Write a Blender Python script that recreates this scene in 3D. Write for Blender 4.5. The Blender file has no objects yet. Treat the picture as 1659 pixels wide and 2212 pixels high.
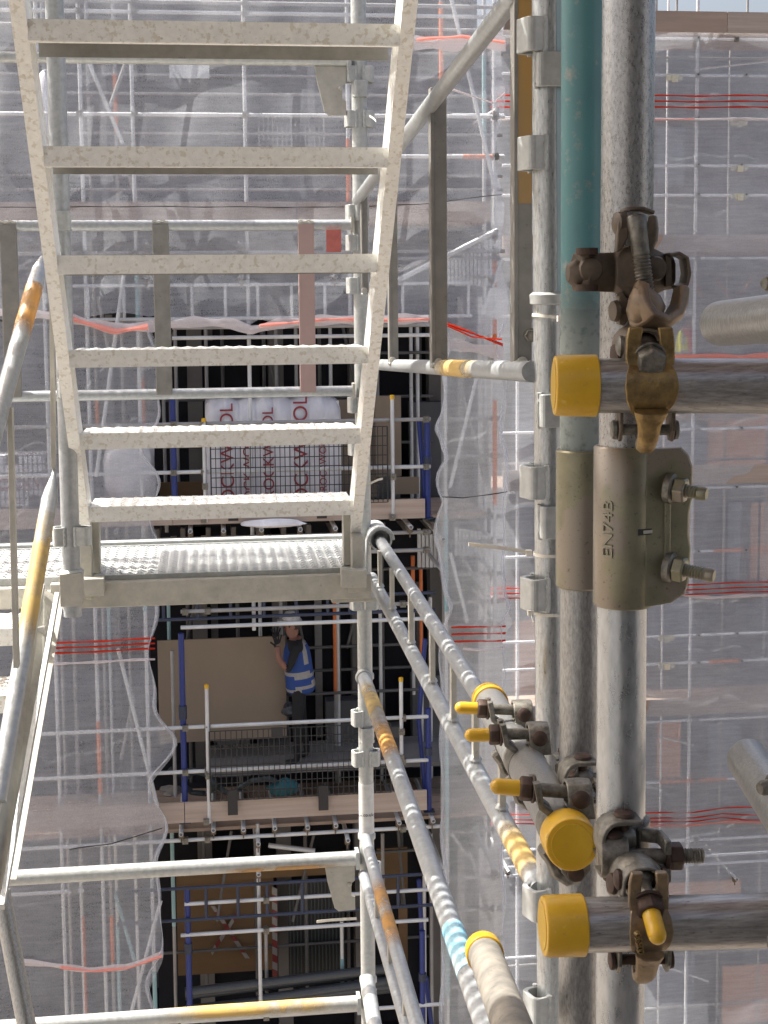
import bpy, bmesh, math, random
from mathutils import Vector, Matrix
random.seed(7)
R = math.radians
S = bpy.context.scene
COL = S.collection
# ---------------------------------------------------------------- camera, sky, sun, exposure
CZ = 17.0                                   # eye height above the site ground
F, CX, CY, HH = 3064.0, 829.5, 925.0, 2212.0
cam = bpy.data.cameras.new('camera'); co = bpy.data.objects.new('camera', cam); COL.objects.link(co)
CM = (Matrix.Rotation(R(-7), 4, 'Z') @ Matrix.Rotation(R(90 - 5.5), 4, 'X') @ Matrix.Rotation(R(-.5), 4, 'Z'))
co.matrix_world = Matrix.Translation((0, 0, CZ)) @ CM
cam.sensor_fit = 'VERTICAL'; cam.sensor_height = 36; cam.sensor_width = 27
cam.lens = 36 * F / HH; cam.shift_y = -(1106 - CY) / HH
cam.clip_start = .05; cam.clip_end = 900
S.camera = co
SUN = Vector((-.49, .24, .84)).normalized()
w = bpy.data.worlds.new('World'); S.world = w; w.use_nodes = True
nt = w.node_tree; bg = nt.nodes['Background']
sky = nt.nodes.new('ShaderNodeTexSky'); sky.sky_type = 'NISHITA'; sky.sun_disc = False
sky.sun_elevation = math.asin(SUN.z); sky.sun_rotation = math.atan2(SUN.x, SUN.y)
sky.air_density = 1.0; sky.dust_density = 10; sky.ozone_density = 1.0
nt.links.new(sky.outputs[0], bg.inputs[0]); bg.inputs[1].default_value = .145
sl = bpy.data.lights.new('sun', 'SUN'); sl.energy = 4.9; sl.angle = R(.3); sl.color = (1, .96, .89)
so = bpy.data.objects.new('sun', sl); COL.objects.link(so)
so.rotation_euler = SUN.to_track_quat('Z', 'Y').to_euler()
S.view_settings.view_transform = 'Standard'; S.view_settings.look = 'None'
S.view_settings.exposure = 1.12; S.view_settings.gamma = 1
S.render.engine = 'CYCLES'
S.cycles.transparent_max_bounces = 24; S.cycles.max_bounces = 8

def at(px, py, Y):
    d = CM.to_3x3() @ Vector(((px - CX) / F, -(py - CY) / F, -1))
    return Vector((0, 0, CZ)) + d * (Y / d.y)
V = Vector
X_, Y_, Z_ = V((1, 0, 0)), V((0, 1, 0)), V((0, 0, 1))

# ---------------------------------------------------------------- materials
MATS = {}
def mat(name, a, b=None, rough=.5, metal=0., sc=40, sc2=None, st=(1, 1, 1), dirt=None, dirt_amt=.0, dirt_sc=60, bump=.15, sss=0,
        patch=None, patch_sc=3, patch_thr=.62, patch_st=(1, 1, 1), rvar=.15, spec=.5, voro=0, vsc=60):
    if name in MATS: return MATS[name]
    m = bpy.data.materials.new(name); m.use_nodes = True; n = m.node_tree.nodes; L = m.node_tree.links
    p = n['Principled BSDF']
    tc = n.new('ShaderNodeTexCoord'); oi = n.new('ShaderNodeObjectInfo')
    off = n.new('ShaderNodeVectorMath'); off.operation = 'ADD'
    mul = n.new('ShaderNodeMath'); mul.operation = 'MULTIPLY'; mul.inputs[1].default_value = 17
    L.new(oi.outputs['Random'], mul.inputs[0]); L.new(tc.outputs['Object'], off.inputs[0]); L.new(mul.outputs[0], off.inputs[1])
    def noise(scale, stretch=(1, 1, 1), det=6, ro=.6):
        mp = n.new('ShaderNodeMapping'); mp.inputs['Scale'].default_value = stretch
        L.new(off.outputs[0], mp.inputs[0])
        t = n.new('ShaderNodeTexNoise'); t.inputs['Scale'].default_value = scale; t.inputs['Detail'].default_value = det
        t.inputs['Roughness'].default_value = ro; L.new(mp.outputs[0], t.inputs['Vector']); return t.outputs['Fac']
    def ramp(src, lo, hi):
        r = n.new('ShaderNodeMapRange'); r.inputs[1].default_value = lo; r.inputs[2].default_value = hi; L.new(src, r.inputs[0]); return r.outputs[0]
    def mix(f, c1, c2):
        x = n.new('ShaderNodeMix'); x.data_type = 'RGBA'
        L.new(f, x.inputs[0])
        for i, c in ((6, c1), (7, c2)):
            if isinstance(c, (tuple, list)): x.inputs[i].default_value = (*c, 1)
            else: L.new(c, x.inputs[i])
        return x.outputs[2]
    b = b or tuple(v * .75 for v in a)
    n1 = noise(sc, st)
    col = mix(ramp(n1, .3, .7), b, a)
    if voro:
        vo = n.new('ShaderNodeTexVoronoi'); vo.inputs['Scale'].default_value = vsc; L.new(off.outputs[0], vo.inputs['Vector'])
        sx = n.new('ShaderNodeSeparateColor'); L.new(vo.outputs['Color'], sx.inputs[0])
        f = n.new('ShaderNodeMath'); f.operation = 'MULTIPLY'; f.inputs[1].default_value = voro; L.new(ramp(sx.outputs[0], .3, 1), f.inputs[0])
        col = mix(f.outputs[0], col, tuple(v * .62 for v in b))
    if patch:
        col = mix(ramp(noise(patch_sc, patch_st, 3, .5), patch_thr, patch_thr + .07), col, patch)
    if dirt:
        col = mix(ramp(noise(dirt_sc, st if sc2 is None else sc2, 8, .7), .62 - dirt_amt, .80 - dirt_amt), col, dirt)
    L.new(col, p.inputs['Base Color'])
    p.inputs['Metallic'].default_value = metal
    rr = n.new('ShaderNodeMapRange'); rr.inputs[3].default_value = max(.05, rough - rvar); rr.inputs[4].default_value = min(1, rough + rvar)
    L.new(n1, rr.inputs[0]); L.new(rr.outputs[0], p.inputs['Roughness'])
    p.inputs['Specular IOR Level'].default_value = spec
    if sss:
        p.inputs['Subsurface Weight'].default_value = sss; p.inputs['Subsurface Radius'].default_value = (.9, .5, .1); p.inputs['Subsurface Scale'].default_value = .006
    if bump:
        bn = n.new('ShaderNodeBump'); bn.inputs['Strength'].default_value = bump; bn.inputs['Distance'].default_value = .0008
        L.new(noise(sc * 2.3, st, 4), bn.inputs['Height']); L.new(bn.outputs[0], p.inputs['Normal'])
    MATS[name] = m; return m
DK = (.10, .09, .075)
tread_m = mat('galvanised_tread', (.83, .83, .80), (.72, .72, .69), .48, .1, 60, dirt=(.25, .22, .17), dirt_amt=.03, dirt_sc=110, voro=.12, vsc=90, patch=(.62, .59, .52), patch_sc=75, patch_thr=.56, bump=.1)
gal = mat('galvanised_bright', (.50, .52, .51), (.37, .385, .38), .40, .35, 60, dirt=(.30, .29, .25), dirt_amt=-.02, dirt_sc=70, bump=.15)
galr = mat('galvanised_rail', (.44, .46, .47), (.31, .33, .34), .38, .4, 70, dirt=(.20, .19, .17), dirt_amt=.0, dirt_sc=120, bump=.18)
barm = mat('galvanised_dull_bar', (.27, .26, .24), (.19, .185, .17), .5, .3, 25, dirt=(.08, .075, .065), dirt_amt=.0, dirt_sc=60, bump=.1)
galp = mat('galvanised_plate', (.50, .48, .42), (.37, .36, .32), .5, .2, 30, dirt=(.14, .13, .10), dirt_amt=.0, dirt_sc=60, bump=.1, voro=.12, vsc=60)
gva = mat('galvanised_hooked_upright', (.58, .60, .60), (.36, .375, .38), .32, .75, 300, st=(1, 1, .2), dirt=(.14, .14, .13), dirt_amt=.04, dirt_sc=420, sc2=(1, 1, .5), bump=.2)
gv = mat('galvanised_upright', (.50, .50, .50), (.28, .28, .28), .30, .8, 420, st=(1, 1, .4), dirt=(.16, .15, .14), dirt_amt=.07, dirt_sc=520, sc2=(1, 1, .5), bump=.2)
gh = mat('galvanised_old_rail', (.46, .45, .44), (.24, .23, .22), .36, .7, 380, st=(.10, 1, 1), dirt=(.11, .10, .09), dirt_amt=.05, dirt_sc=200, sc2=(.4, 1, 1), patch=(.33, .26, .21), patch_sc=34, patch_thr=.64, bump=.2)
gold_ = mat('galvanised_weathered', (.42, .42, .41), (.23, .23, .225), .36, .7, 360, st=(1, 1, .3), dirt=(.14, .13, .12), dirt_amt=.06, dirt_sc=480, bump=.3)
teal = mat('teal_paint', (.085, .215, .235), (.10, .26, .275), .34, .0, 12, dirt=(.34, .31, .27), dirt_amt=.045, dirt_sc=44, bump=.2)
teal_old = mat('teal_paint_worn', (.26, .30, .285), (.19, .24, .235), .45, .4, 18, st=(1, 1, .15), dirt=DK, dirt_amt=-.02, dirt_sc=80, bump=.3)
sleeve = mat('zinc_sleeve', (.30, .285, .195), (.19, .18, .125), .40, .6, 26, dirt=(.03, .028, .02), dirt_amt=.035, dirt_sc=230, patch=(.28, .245, .20), patch_sc=14, patch_thr=.5, bump=.25)
iron = mat('coupler_grey_iron', (.27, .255, .22), (.09, .085, .07), .46, .55, 110, dirt=(.07, .05, .035), dirt_amt=.05, dirt_sc=150, bump=.5)
brown = mat('coupler_brown_iron', (.18, .14, .10), (.075, .058, .045), .5, .4, 40, dirt=(.035, .027, .022), dirt_amt=.02, dirt_sc=60, bump=.6)
brass = mat('coupler_gold_zinc', (.36, .25, .10), (.17, .115, .055), .38, .75, 90, dirt=(.10, .07, .04), dirt_amt=.0, dirt_sc=60, bump=1.0)
rust = mat('rusty_nut', (.085, .05, .035), (.045, .03, .025), .6, .4, 90, bump=.8)
yel = mat('yellow_plastic', (.62, .375, .02), (.54, .31, .015), .38, 0, 30, sss=.2, bump=.2, dirt=(.36, .24, .07), dirt_amt=.035, dirt_sc=110, patch=(.70, .50, .12), patch_sc=60, patch_thr=.66)
ypaint = mat('yellow_worn_paint', (.42, .25, .07), (.30, .21, .11), .5, 0, 20, st=(1, 1, .1), bump=.2)
white = mat('white_nylon', (.82, .80, .72), None, .35, 0, sss=.1, bump=0)
sticker = mat('white_sticker', (.72, .72, .70), None, .5, bump=0)
ink = mat('dark_ink', (.03, .03, .03), None, .6, bump=0)
redink = mat('red_print', (.30, .035, .05), None, .6, bump=0)
bluep = mat('blue_paint', (.012, .03, .19), (.01, .022, .12), .45, 0, 20, dirt=(.03, .03, .04), dirt_amt=.02, dirt_sc=20, bump=.1)
blued = mat('blue_dark_steel', (.035, .05, .10), (.03, .035, .05), .5, .3, 20, bump=.1)
oran = mat('orange_paint', (.62, .17, .045), (.52, .14, .04), .5, 0, 10, bump=.05)
farr = mat('far_pale_tube', (.68, .70, .73), (.52, .54, .57), .5, .0, 3, bump=0)
farg = mat('far_tube', (.60, .62, .63), (.44, .45, .46), .5, .3, 3, dirt=(.2, .17, .14), dirt_amt=-.02, dirt_sc=9, bump=0)
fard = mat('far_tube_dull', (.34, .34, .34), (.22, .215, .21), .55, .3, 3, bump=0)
fart = mat('far_teal_tube', (.22, .40, .42), (.30, .42, .44), .5, 0, 3, bump=0)
wood = mat('board_wood', (.36, .275, .22), (.26, .195, .155), .8, 0, 7, st=(.12, 1, 1), dirt=(.22, .15, .11), dirt_amt=-.02, dirt_sc=6, bump=.3, spec=.2)
woodp = mat('board_wood_pale', (.40, .33, .28), (.30, .24, .20), .8, 0, 7, st=(.12, 1, 3), dirt=(.25, .19, .15), dirt_amt=0, dirt_sc=5, bump=.3, spec=.2)
ply = mat('plywood', (.15, .095, .05), (.11, .07, .038), .75, 0, 4, st=(.3, 1, 1), bump=.05, spec=.2)
gyp = mat('plasterboard', (.27, .215, .16), (.245, .195, .145), .8, 0, 2, bump=.02, spec=.2)
conc = mat('concrete', (.20, .19, .18), (.13, .125, .12), .85, 0, 1.5, dirt=(.08, .075, .07), dirt_amt=0, dirt_sc=1, bump=.2, spec=.2)
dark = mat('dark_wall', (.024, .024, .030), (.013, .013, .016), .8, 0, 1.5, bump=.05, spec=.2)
frontw = mat('facade_render', (.14, .145, .155), (.085, .088, .095), .8, 0, .8, st=(.5, 1, 1.4), bump=.05, spec=.2)
peach = mat('sheathing_board', (.52, .30, .20), (.46, .26, .18), .8, 0, 1.5, bump=.02, spec=.2)
slate = mat('grey_membrane', (.17, .20, .25), (.14, .165, .21), .7, 0, 2, bump=.05)
blackp = mat('black_steel', (.022, .022, .024), None, .5, .2, bump=0)
wrap = mat('white_pack_film', (.72, .72, .75), (.56, .56, .60), .25, 0, 4, st=(1, 1, .5), bump=.5)
glass = mat('dark_glass', (.02, .03, .035), None, .12, 0, bump=0)
hosem = mat('grey_hose', (.03, .045, .05), None, .5, 0, bump=.05)
bagm = mat('teal_bag', (.02, .14, .17), (.015, .09, .11), .6, 0, 8, bump=.3)
skin = mat('skin', (.24, .115, .08), (.20, .095, .068), .55, 0, 8, bump=0)
blk = mat('black_cloth', (.012, .012, .014), None, .85, 0, 10, bump=.2)
vestb = mat('blue_vest', (.015, .055, .24), (.012, .045, .19), .75, 0, 12, bump=.1)
refl = mat('reflective_tape', (.30, .29, .28), None, .4, 0, bump=0)
vesty = mat('yellow_vest', (.72, .74, .05), (.62, .64, .05), .75, 0, 12, bump=.1)
redc = mat('red_cloth', (.50, .05, .05), None, .8, 0, bump=.1)
hairm = mat('short_hair', (.05, .035, .03), None, .8, 0, bump=.2)
helm = mat('white_helmet', (.50, .49, .47), None, .35, 0, bump=0)
grnd = mat('site_ground', (.22, .19, .16), (.15, .13, .11), .9, 0, .5, bump=.3)

def netmat(name, colr, cover, weave=True):
    m = bpy.data.materials.new(name); m.use_nodes = True; n = m.node_tree.nodes; L = m.node_tree.links
    n.clear(); out = n.new('ShaderNodeOutputMaterial')
    df = n.new('ShaderNodeBsdfDiffuse'); tr = n.new('ShaderNodeBsdfTranslucent'); tp = n.new('ShaderNodeBsdfTransparent')
    for x in (df, tr): x.inputs[0].default_value = (*colr, 1)
    m1 = n.new('ShaderNodeMixShader'); m1.inputs[0].default_value = .35; L.new(df.outputs[0], m1.inputs[1]); L.new(tr.outputs[0], m1.inputs[2])
    m2 = n.new('ShaderNodeMixShader'); L.new(tp.outputs[0], m2.inputs[1]); L.new(m1.outputs[0], m2.inputs[2]); L.new(m2.outputs[0], out.inputs[0])
    tc = n.new('ShaderNodeTexCoord')
    def nz(scale, st, det):
        mp = n.new('ShaderNodeMapping'); mp.inputs['Scale'].default_value = st; L.new(tc.outputs['Object'], mp.inputs[0])
        t = n.new('ShaderNodeTexNoise'); t.inputs['Scale'].default_value = scale; t.inputs['Detail'].default_value = det
        t.inputs['Roughness'].default_value = .65; L.new(mp.outputs[0], t.inputs['Vector']); return t.outputs['Fac']
    a = n.new('ShaderNodeMath'); a.operation = 'ADD'; L.new(nz(14, (.15, 1, 1.6), 4), a.inputs[0]); L.new(nz(1.1, (1, 1, .8), 5), a.inputs[1])
    a2 = n.new('ShaderNodeMath'); a2.operation = 'ADD'; L.new(a.outputs[0], a2.inputs[0]); L.new(nz(120, (1, 1, .4), 2), a2.inputs[1])
    mr = n.new('ShaderNodeMapRange'); mr.inputs[1].default_value = 1.0; mr.inputs[2].default_value = 2.0
    mr.inputs[3].default_value = cover - .14; mr.inputs[4].default_value = cover + .14; L.new(a2.outputs[0], mr.inputs[0]); L.new(mr.outputs[0], m2.inputs[0])
    MATS[name] = m; return m
netm = netmat('debris_netting', (.64, .665, .72), .39)
netf = netmat('debris_netting_dense', (.66, .69, .75), .46)
netw = netmat('white_sheeting', (.83, .85, .86), .46)
nethem = netmat('netting_hem', (.74, .69, .69), .62)
netred = netmat('netting_stripe', (.62, .06, .03), .88)
netpink = netmat('netting_bunched_red', (.80, .36, .30), .70)

# ---------------------------------------------------------------- mesh builder
ORG = {}
class MB:
    def __init__(s, M=None): s.v = []; s.f = []; s.sm = []; s.M = M
    def add(s, vs, fs, smooth=False):
        o = len(s.v)
        for p in vs:
            p = V(p); s.v.append(s.M @ p if s.M else p)
        for f in fs: s.f.append([i + o for i in f]); s.sm.append(smooth)
        return s
    def frame(s, d):
        d = d.normalized(); a = Z_ if abs(d.z) < .9 else X_
        u = d.cross(a).normalized(); return d, u, d.cross(u).normalized()
    def lathe(s, p, d, prof, seg=20, smooth=True):
        p = V(p); d, u, w_ = s.frame(V(d)); vs = []; fs = []
        for (t, r) in prof:
            for k in range(seg):
                a = 2 * math.pi * k / seg; vs.append(p + d * t + (u * math.cos(a) + w_ * math.sin(a)) * r)
        for i in range(len(prof) - 1):
            for k in range(seg):
                k2 = (k + 1) % seg; fs.append((i * seg + k, i * seg + k2, (i + 1) * seg + k2, (i + 1) * seg + k))
        s.add(vs, fs, smooth); o = len(s.v) - len(vs)
        for i, r in ((0, prof[0][1]), (len(prof) - 1, prof[-1][1])):
            if r > 1e-5: s.f.append([o + i * seg + k for k in range(seg)]); s.sm.append(False)
        return s
    def tube(s, a, b, r, seg=20, r1=None):
        a = V(a); b = V(b); l = (b - a).length; return s.lathe(a, b - a, [(0, r), (l, r if r1 is None else r1)], seg)
    def pipe(s, a, b, r, t=.004, seg=16):
        a = V(a); b = V(b); l = (b - a).length
        return s.lathe(a, b - a, [(min(.05, l / 2), r - t), (0, r - t), (0, r), (l, r), (l, r - t), (max(l - .05, l / 2), r - t)], seg)
    def hexn(s, p, d, r, h):
        return s.lathe(p, d, [(0, r * .93), (h * .1, r), (h * .85, r), (h, r * .88)], 6, False)
    def thread(s, p, d, l, r, pitch=.0025):
        n = max(2, int(l / pitch)); prof = []
        for i in range(n): prof += [(i * l / n, r * .84), ((i + .5) * l / n, r)]
        prof.append((l, r * .8)); return s.lathe(p, d, prof, 14)
    def box(s, c, hx, hy, hz):
        c, hx, hy, hz = V(c), V(hx), V(hy), V(hz)
        vs = [c + hx * i + hy * j + hz * k for i in (-1, 1) for j in (-1, 1) for k in (-1, 1)]
        return s.add(vs, [(0, 1, 3, 2), (4, 6, 7, 5), (0, 4, 5, 1), (2, 3, 7, 6), (0, 2, 6, 4), (1, 5, 7, 3)])
    def aabb(s, a, b):
        a, b = V(a), V(b); c = (a + b) / 2; h = (b - a) / 2
        return s.box(c, (h.x, 0, 0), (0, h.y, 0), (0, 0, h.z))
    def bar(s, a, b, w_, h, side=X_):
        a, b = V(a), V(b); d = (b - a); sd = (V(side) - V(side).project(d)).normalized(); up = d.cross(sd).normalized()
        return s.box((a + b) / 2, d / 2, sd * w_ / 2, up * h / 2)
    def prism(s, pts, vec):
        n = len(pts); vec = V(vec); vs = [V(p) for p in pts] + [V(p) + vec for p in pts]
        fs = [list(range(n)), list(range(2 * n - 1, n - 1, -1))] + [(i, (i + 1) % n, (i + 1) % n + n, i + n) for i in range(n)]
        return s.add(vs, fs)
    def path(s, pts, r, seg=8, smooth=True):
        vs = []; fs = []; n = len(pts); pts = [V(p) for p in pts]; u = None
        for i, p in enumerate(pts):
            d = (pts[min(i + 1, n - 1)] - pts[max(i - 1, 0)]).normalized()
            u = (d.cross(Z_ if abs(d.z) < .95 else X_) if u is None else u - u.project(d)).normalized(); w_ = d.cross(u)
            rr = r[i] if isinstance(r, (list, tuple)) else r
            for k in range(seg): a = 2 * math.pi * k / seg; vs.append(p + (u * math.cos(a) + w_ * math.sin(a)) * rr)
        for i in range(n - 1):
            for k in range(seg): k2 = (k + 1) % seg; fs.append((i * seg + k, i * seg + k2, (i + 1) * seg + k2, (i + 1) * seg + k))
        s.add(vs, fs, smooth); o = len(s.v) - len(vs)
        s.f.append([o + k for k in range(seg)]); s.sm.append(False); s.f.append([o + (n - 1) * seg + k for k in range(seg)]); s.sm.append(False)
        return s
    def strip(s, pts, side, w_, th, crown=0):
        """flat bar swept along pts; side = width direction; w_ may vary"""
        n = len(pts); pts = [V(p) for p in pts]; side = V(side).normalized(); vs = []; fs = []
        for i, p in enumerate(pts):
            d = (pts[min(i + 1, n - 1)] - pts[max(i - 1, 0)]).normalized(); nn = d.cross(side).normalized()
            ww = (w_[i] if isinstance(w_, (list, tuple)) else w_) / 2
            t = th[i] if isinstance(th, (list, tuple)) else th
            vs += [p - side * ww, p + side * ww, p + side * ww + nn * t * .8, p + side * ww * .5 + nn * (t + crown), p - side * ww * .5 + nn * (t + crown), p - side * ww + nn * t * .8]
        for i in range(n - 1):
            for k in range(6): k2 = (k + 1) % 6; fs.append((i * 6 + k, i * 6 + k2, (i + 1) * 6 + k2, (i + 1) * 6 + k))
        fs += [list(range(6)), [(n - 1) * 6 + k for k in range(6)]]
        return s.add(vs, fs, True)
    def arc(s, rad, a0, a1, w_, th, crown=0, n=14, side=(1, 0, 0)):
        """curved strap in the local frame: around x, angle from +z towards +y"""
        pts = []; ws = []
        for i in range(n + 1):
            a = R(a0 + (a1 - a0) * i / n); pts.append((0, rad * math.sin(a), rad * math.cos(a)))
            if isinstance(w_, (list, tuple)):
                q = i / n * (len(w_) - 1); j = min(int(q), len(w_) - 2); ws.append(w_[j] + (w_[j + 1] - w_[j]) * (q - j))
            else: ws.append(w_)
        if isinstance(th, (list, tuple)):
            tl = []
            for i in range(n + 1): q = i / n * (len(th) - 1); j = min(int(q), len(th) - 2); tl.append(th[j] + (th[j + 1] - th[j]) * (q - j))
            th = tl
        return s.strip(pts, side, ws, th, crown)
    def build(s, name, m, parent=None, bevel=0, auto=True):
        if parent is None:
            xs = [p.x for p in s.v]; ys = [p.y for p in s.v]; zs = [p.z for p in s.v]
            org = V(((min(xs) + max(xs)) / 2, (min(ys) + max(ys)) / 2, min(zs)))
        else: org = ORG[parent.name]
        me = bpy.data.meshes.new(name); me.from_pydata([p - org for p in s.v], [], s.f)
        me.polygons.foreach_set('use_smooth', s.sm)
        bm = bmesh.new(); bm.from_mesh(me); bmesh.ops.recalc_face_normals(bm, faces=bm.faces); bm.to_mesh(me); bm.free()
        if any(s.sm):
            try: me.set_sharp_from_angle(angle=R(42))
            except Exception: pass
        o = bpy.data.objects.new(name, me); COL.objects.link(o)
        for x in (m if isinstance(m, (list, tuple)) else [m]): me.materials.append(x)
        if parent is None: o.location = org
        else: o.parent = parent
        ORG[o.name] = org
        if bevel:
            b = o.modifiers.new('bevel', 'BEVEL'); b.width = bevel; b.segments = 2; b.limit_method = 'ANGLE'; b.angle_limit = R(50)
        return o
def tag(o, label, cat, group=None, kind=None):
    if label: o['label'] = label
    if cat: o['category'] = cat
    if group: o['group'] = group
    if kind: o['kind'] = kind
    return o
def empty(name, loc, label, cat, group=None):
    o = bpy.data.objects.new(name, None); COL.objects.link(o); o.location = loc; o.empty_display_size = .1
    ORG[o.name] = V(loc); return tag(o, label, cat, group)
def mframe(c, ax, n, u):
    ax, n, u = V(ax).normalized(), V(n), V(u); n = (n - n.project(ax)).normalized(); u = (u - u.project(ax) - u.project(n)).normalized()
    return Matrix(((ax.x, u.x, n.x, c[0]), (ax.y, u.y, n.y, c[1]), (ax.z, u.z, n.z, c[2]), (0, 0, 0, 1)))
OR = ['first', 'second', 'third', 'fourth', 'fifth', 'sixth', 'seventh', 'eighth', 'ninth', 'tenth', 'eleventh', 'twelfth', 'thirteenth',
      'fourteenth', 'fifteenth', 'sixteenth', 'seventeenth', 'eighteenth', 'nineteenth', 'twentieth']
def text(name, s_, size, M, m, parent, ext=.0006, sx=1):
    c = bpy.data.curves.new(name, 'FONT'); c.body = s_; c.size = size; c.extrude = ext; c.align_x = 'CENTER'; c.align_y = 'CENTER'
    t = bpy.data.objects.new(name, c); COL.objects.link(t); bpy.context.view_layer.update()
    me = bpy.data.meshes.new_from_object(t); bpy.data.objects.remove(t)
    org = ORG[parent.name]; me.transform(Matrix.Translation(-org) @ M @ Matrix.Diagonal((sx, 1, 1, 1)))
    me.materials.clear(); me.materials.append(m); me.name = name
    o = bpy.data.objects.new(name, me); COL.objects.link(o); o.parent = parent; ORG[o.name] = org; return o
TR = .02415                                     # scaffold tube radius

# ---------------------------------------------------------------- setting
g = MB(); g.aabb((-300, -300, -1), (300, 300, 0)); tag(g.build('ground', grnd), None, None, None, 'structure')

# ================================================================ FAR: building behind, scaffold bays, netting
def zrel(v): return CZ + v
YF = 17.0                                       # front scaffold plane
# -- building behind centre/left bays
b = empty('building_under_construction', (1, 21, 0), 'dark unfinished building frontage behind the scaffold bays left of centre', 'building')
lv = [at(660, y, YF).z for y in (-220, 472, 1115, 1772, 2440)]           # deck levels
m = MB()
m.aabb((-6, 21.2, 0), (3.55, 21.5, CZ + 12)); m.aabb((3.5, 18.6, 0), (3.55, 21.2, CZ + 12)); m.build('wall', frontw, b)
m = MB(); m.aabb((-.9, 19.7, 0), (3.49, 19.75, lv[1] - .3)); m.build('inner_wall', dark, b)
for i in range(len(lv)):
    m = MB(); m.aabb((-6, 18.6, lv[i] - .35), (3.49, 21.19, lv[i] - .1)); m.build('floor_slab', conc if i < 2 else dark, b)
for k in range(6):
    for lvl in (1, 2, 3):
        x = -4.4 + k * 1.45; m = MB(); z0 = lv[lvl] + .2
        m.aabb((x, 19.62 if x > -1 else 21.12, z0), (x + .1, 19.69 if x > -1 else 21.19, z0 + 2.2)); m.build('mullion', conc if k % 2 else fard, b)
for lvl in (1, 2, 3):
    for k in range(13):
        x = -.75 + k * .33; m = MB(); m.aabb((x, YF + 1.5, lv[lvl] - .50), (x + .06, YF + 4.0, lv[lvl] - .36)); m.build('joist', conc, b)
    for k in range(4):
        x = -.3 + k * 1.1; m = MB(); m.aabb((x, 19.3, lv[lvl] - 4.2), (x + .2, 19.6, lv[lvl] - .36)); m.build('column', conc, b)
    for k, (x, h_) in enumerate(((.2, .7), (.75, .45), (1.7, 1.0), (2.3, .6), (2.9, 1.3))):
        m = MB(); m.aabb((x - .2, 19.0, lv[lvl] - .1), (x + .25, 19.25, lv[lvl] - .1 + h_)); m.build('stacked_block', conc if k % 2 else frontw, b)
# -- building behind the right netting
b2 = empty('apartment_building', (9, 26, 0), 'grey and tan sheathed building wall seen through the right-hand netting', 'building')
m = MB(); m.aabb((4.4, 25.2, 0), (16, 26.5, at(1500, 60, 24).z)); m.build('wall', frontw, b2)
for (x0, y0, x1, y1, mm) in ((1528, 880, 1700, 1006, peach), (1395, 880, 1500, 905, slate), (1180, 330, 1290, 480, frontw), (1420, 275, 1478, 400, slate), (1570, 350, 1690, 500, frontw),
                            (1390, 1100, 1450, 1240, slate), (1460, 1085, 1500, 1250, peach), (1560, 1085, 1600, 1250, slate), (1620, 1085, 1690, 1250, peach),
                            (1400, 1290, 1500, 1400, slate), (1585, 1300, 1690, 1420, frontw), (1420, 1560, 1470, 1680, peach), (1530, 1560, 1600, 1680, slate),
                            (1110, 300, 1150, 500, slate), (1105, 860, 1150, 1180, slate), (1110, 1340, 1155, 1500, peach), (1430, 1900, 1600, 2010, peach), (1400, 2060, 1500, 2180, slate), (1560, 2080, 1690, 2212, peach)):
    a = at(x0, y1, 25.15); c = at(x1, y0, 25.15); m = MB(); m.aabb((a.x, 25.13, a.z), (c.x, 25.19, c.z))
    m.build('wall_panel', mm, b2)
a = at(1372, 1003, 25.0); c = at(1528, 903, 25.0); m = MB(); w_ = c.x - a.x; h_ = c.z - a.z
m.prism([(a.x, 25.0, a.z), (c.x, 25.0, a.z), (c.x, 25.0, a.z + h_ * .62), (c.x - w_ * .2, 25.0, c.z), (a.x, 25.0, c.z)], (0, .1, 0)); m.build('roof_membrane', slate, b2)
for k, x in enumerate((1395, 1440, 1478, 1515, 1570, 1640)):
    a = at(x, 1260, 25.0); c = at(x + 3, 1075, 25.0); m = MB(); m.aabb((a.x, 24.98, a.z), (c.x, 25.1, c.z)); m.build('mullion', dark, b2)
m = MB()                                        # scaffold top parapet: nothing above y=20 but sky
# -- netting sheets
def sheet(name, label, lf, rt, top, bot, Y, nu, nv, amp, matl, hang=0, seed=0):
    rnd = random.Random(seed); ph = [rnd.uniform(0, 6.28) for _ in range(12)]
    def pos(u, v):
        px = lf(v) * (1 - u) + rt(v) * u; t0 = top(u); py = t0 + (bot(u) - t0) * v
        w1 = math.sin(px / 37 + ph[0] + 1.5 * math.sin(py / 210 + ph[1])) * .5 + math.sin(px / 90 + py / 160 + ph[2]) * .8 + math.sin(py / 55 + ph[3] + px / 300) * .35 + math.sin(px / 17 + py / 77 + ph[5]) * .25
        return at(px, py, Y + amp * w1)
    vs = [pos(i / nu, j / nv) for j in range(nv + 1) for i in range(nu + 1)]
    fs = [(j * (nu + 1) + i, j * (nu + 1) + i + 1, (j + 1) * (nu + 1) + i + 1, (j + 1) * (nu + 1) + i) for j in range(nv) for i in range(nu)]
    m = MB(); m.add(vs, fs, True); o = m.build(name, matl); tag(o, label, 'netting', 'debris netting sheets on the scaffold'); return o
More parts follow.
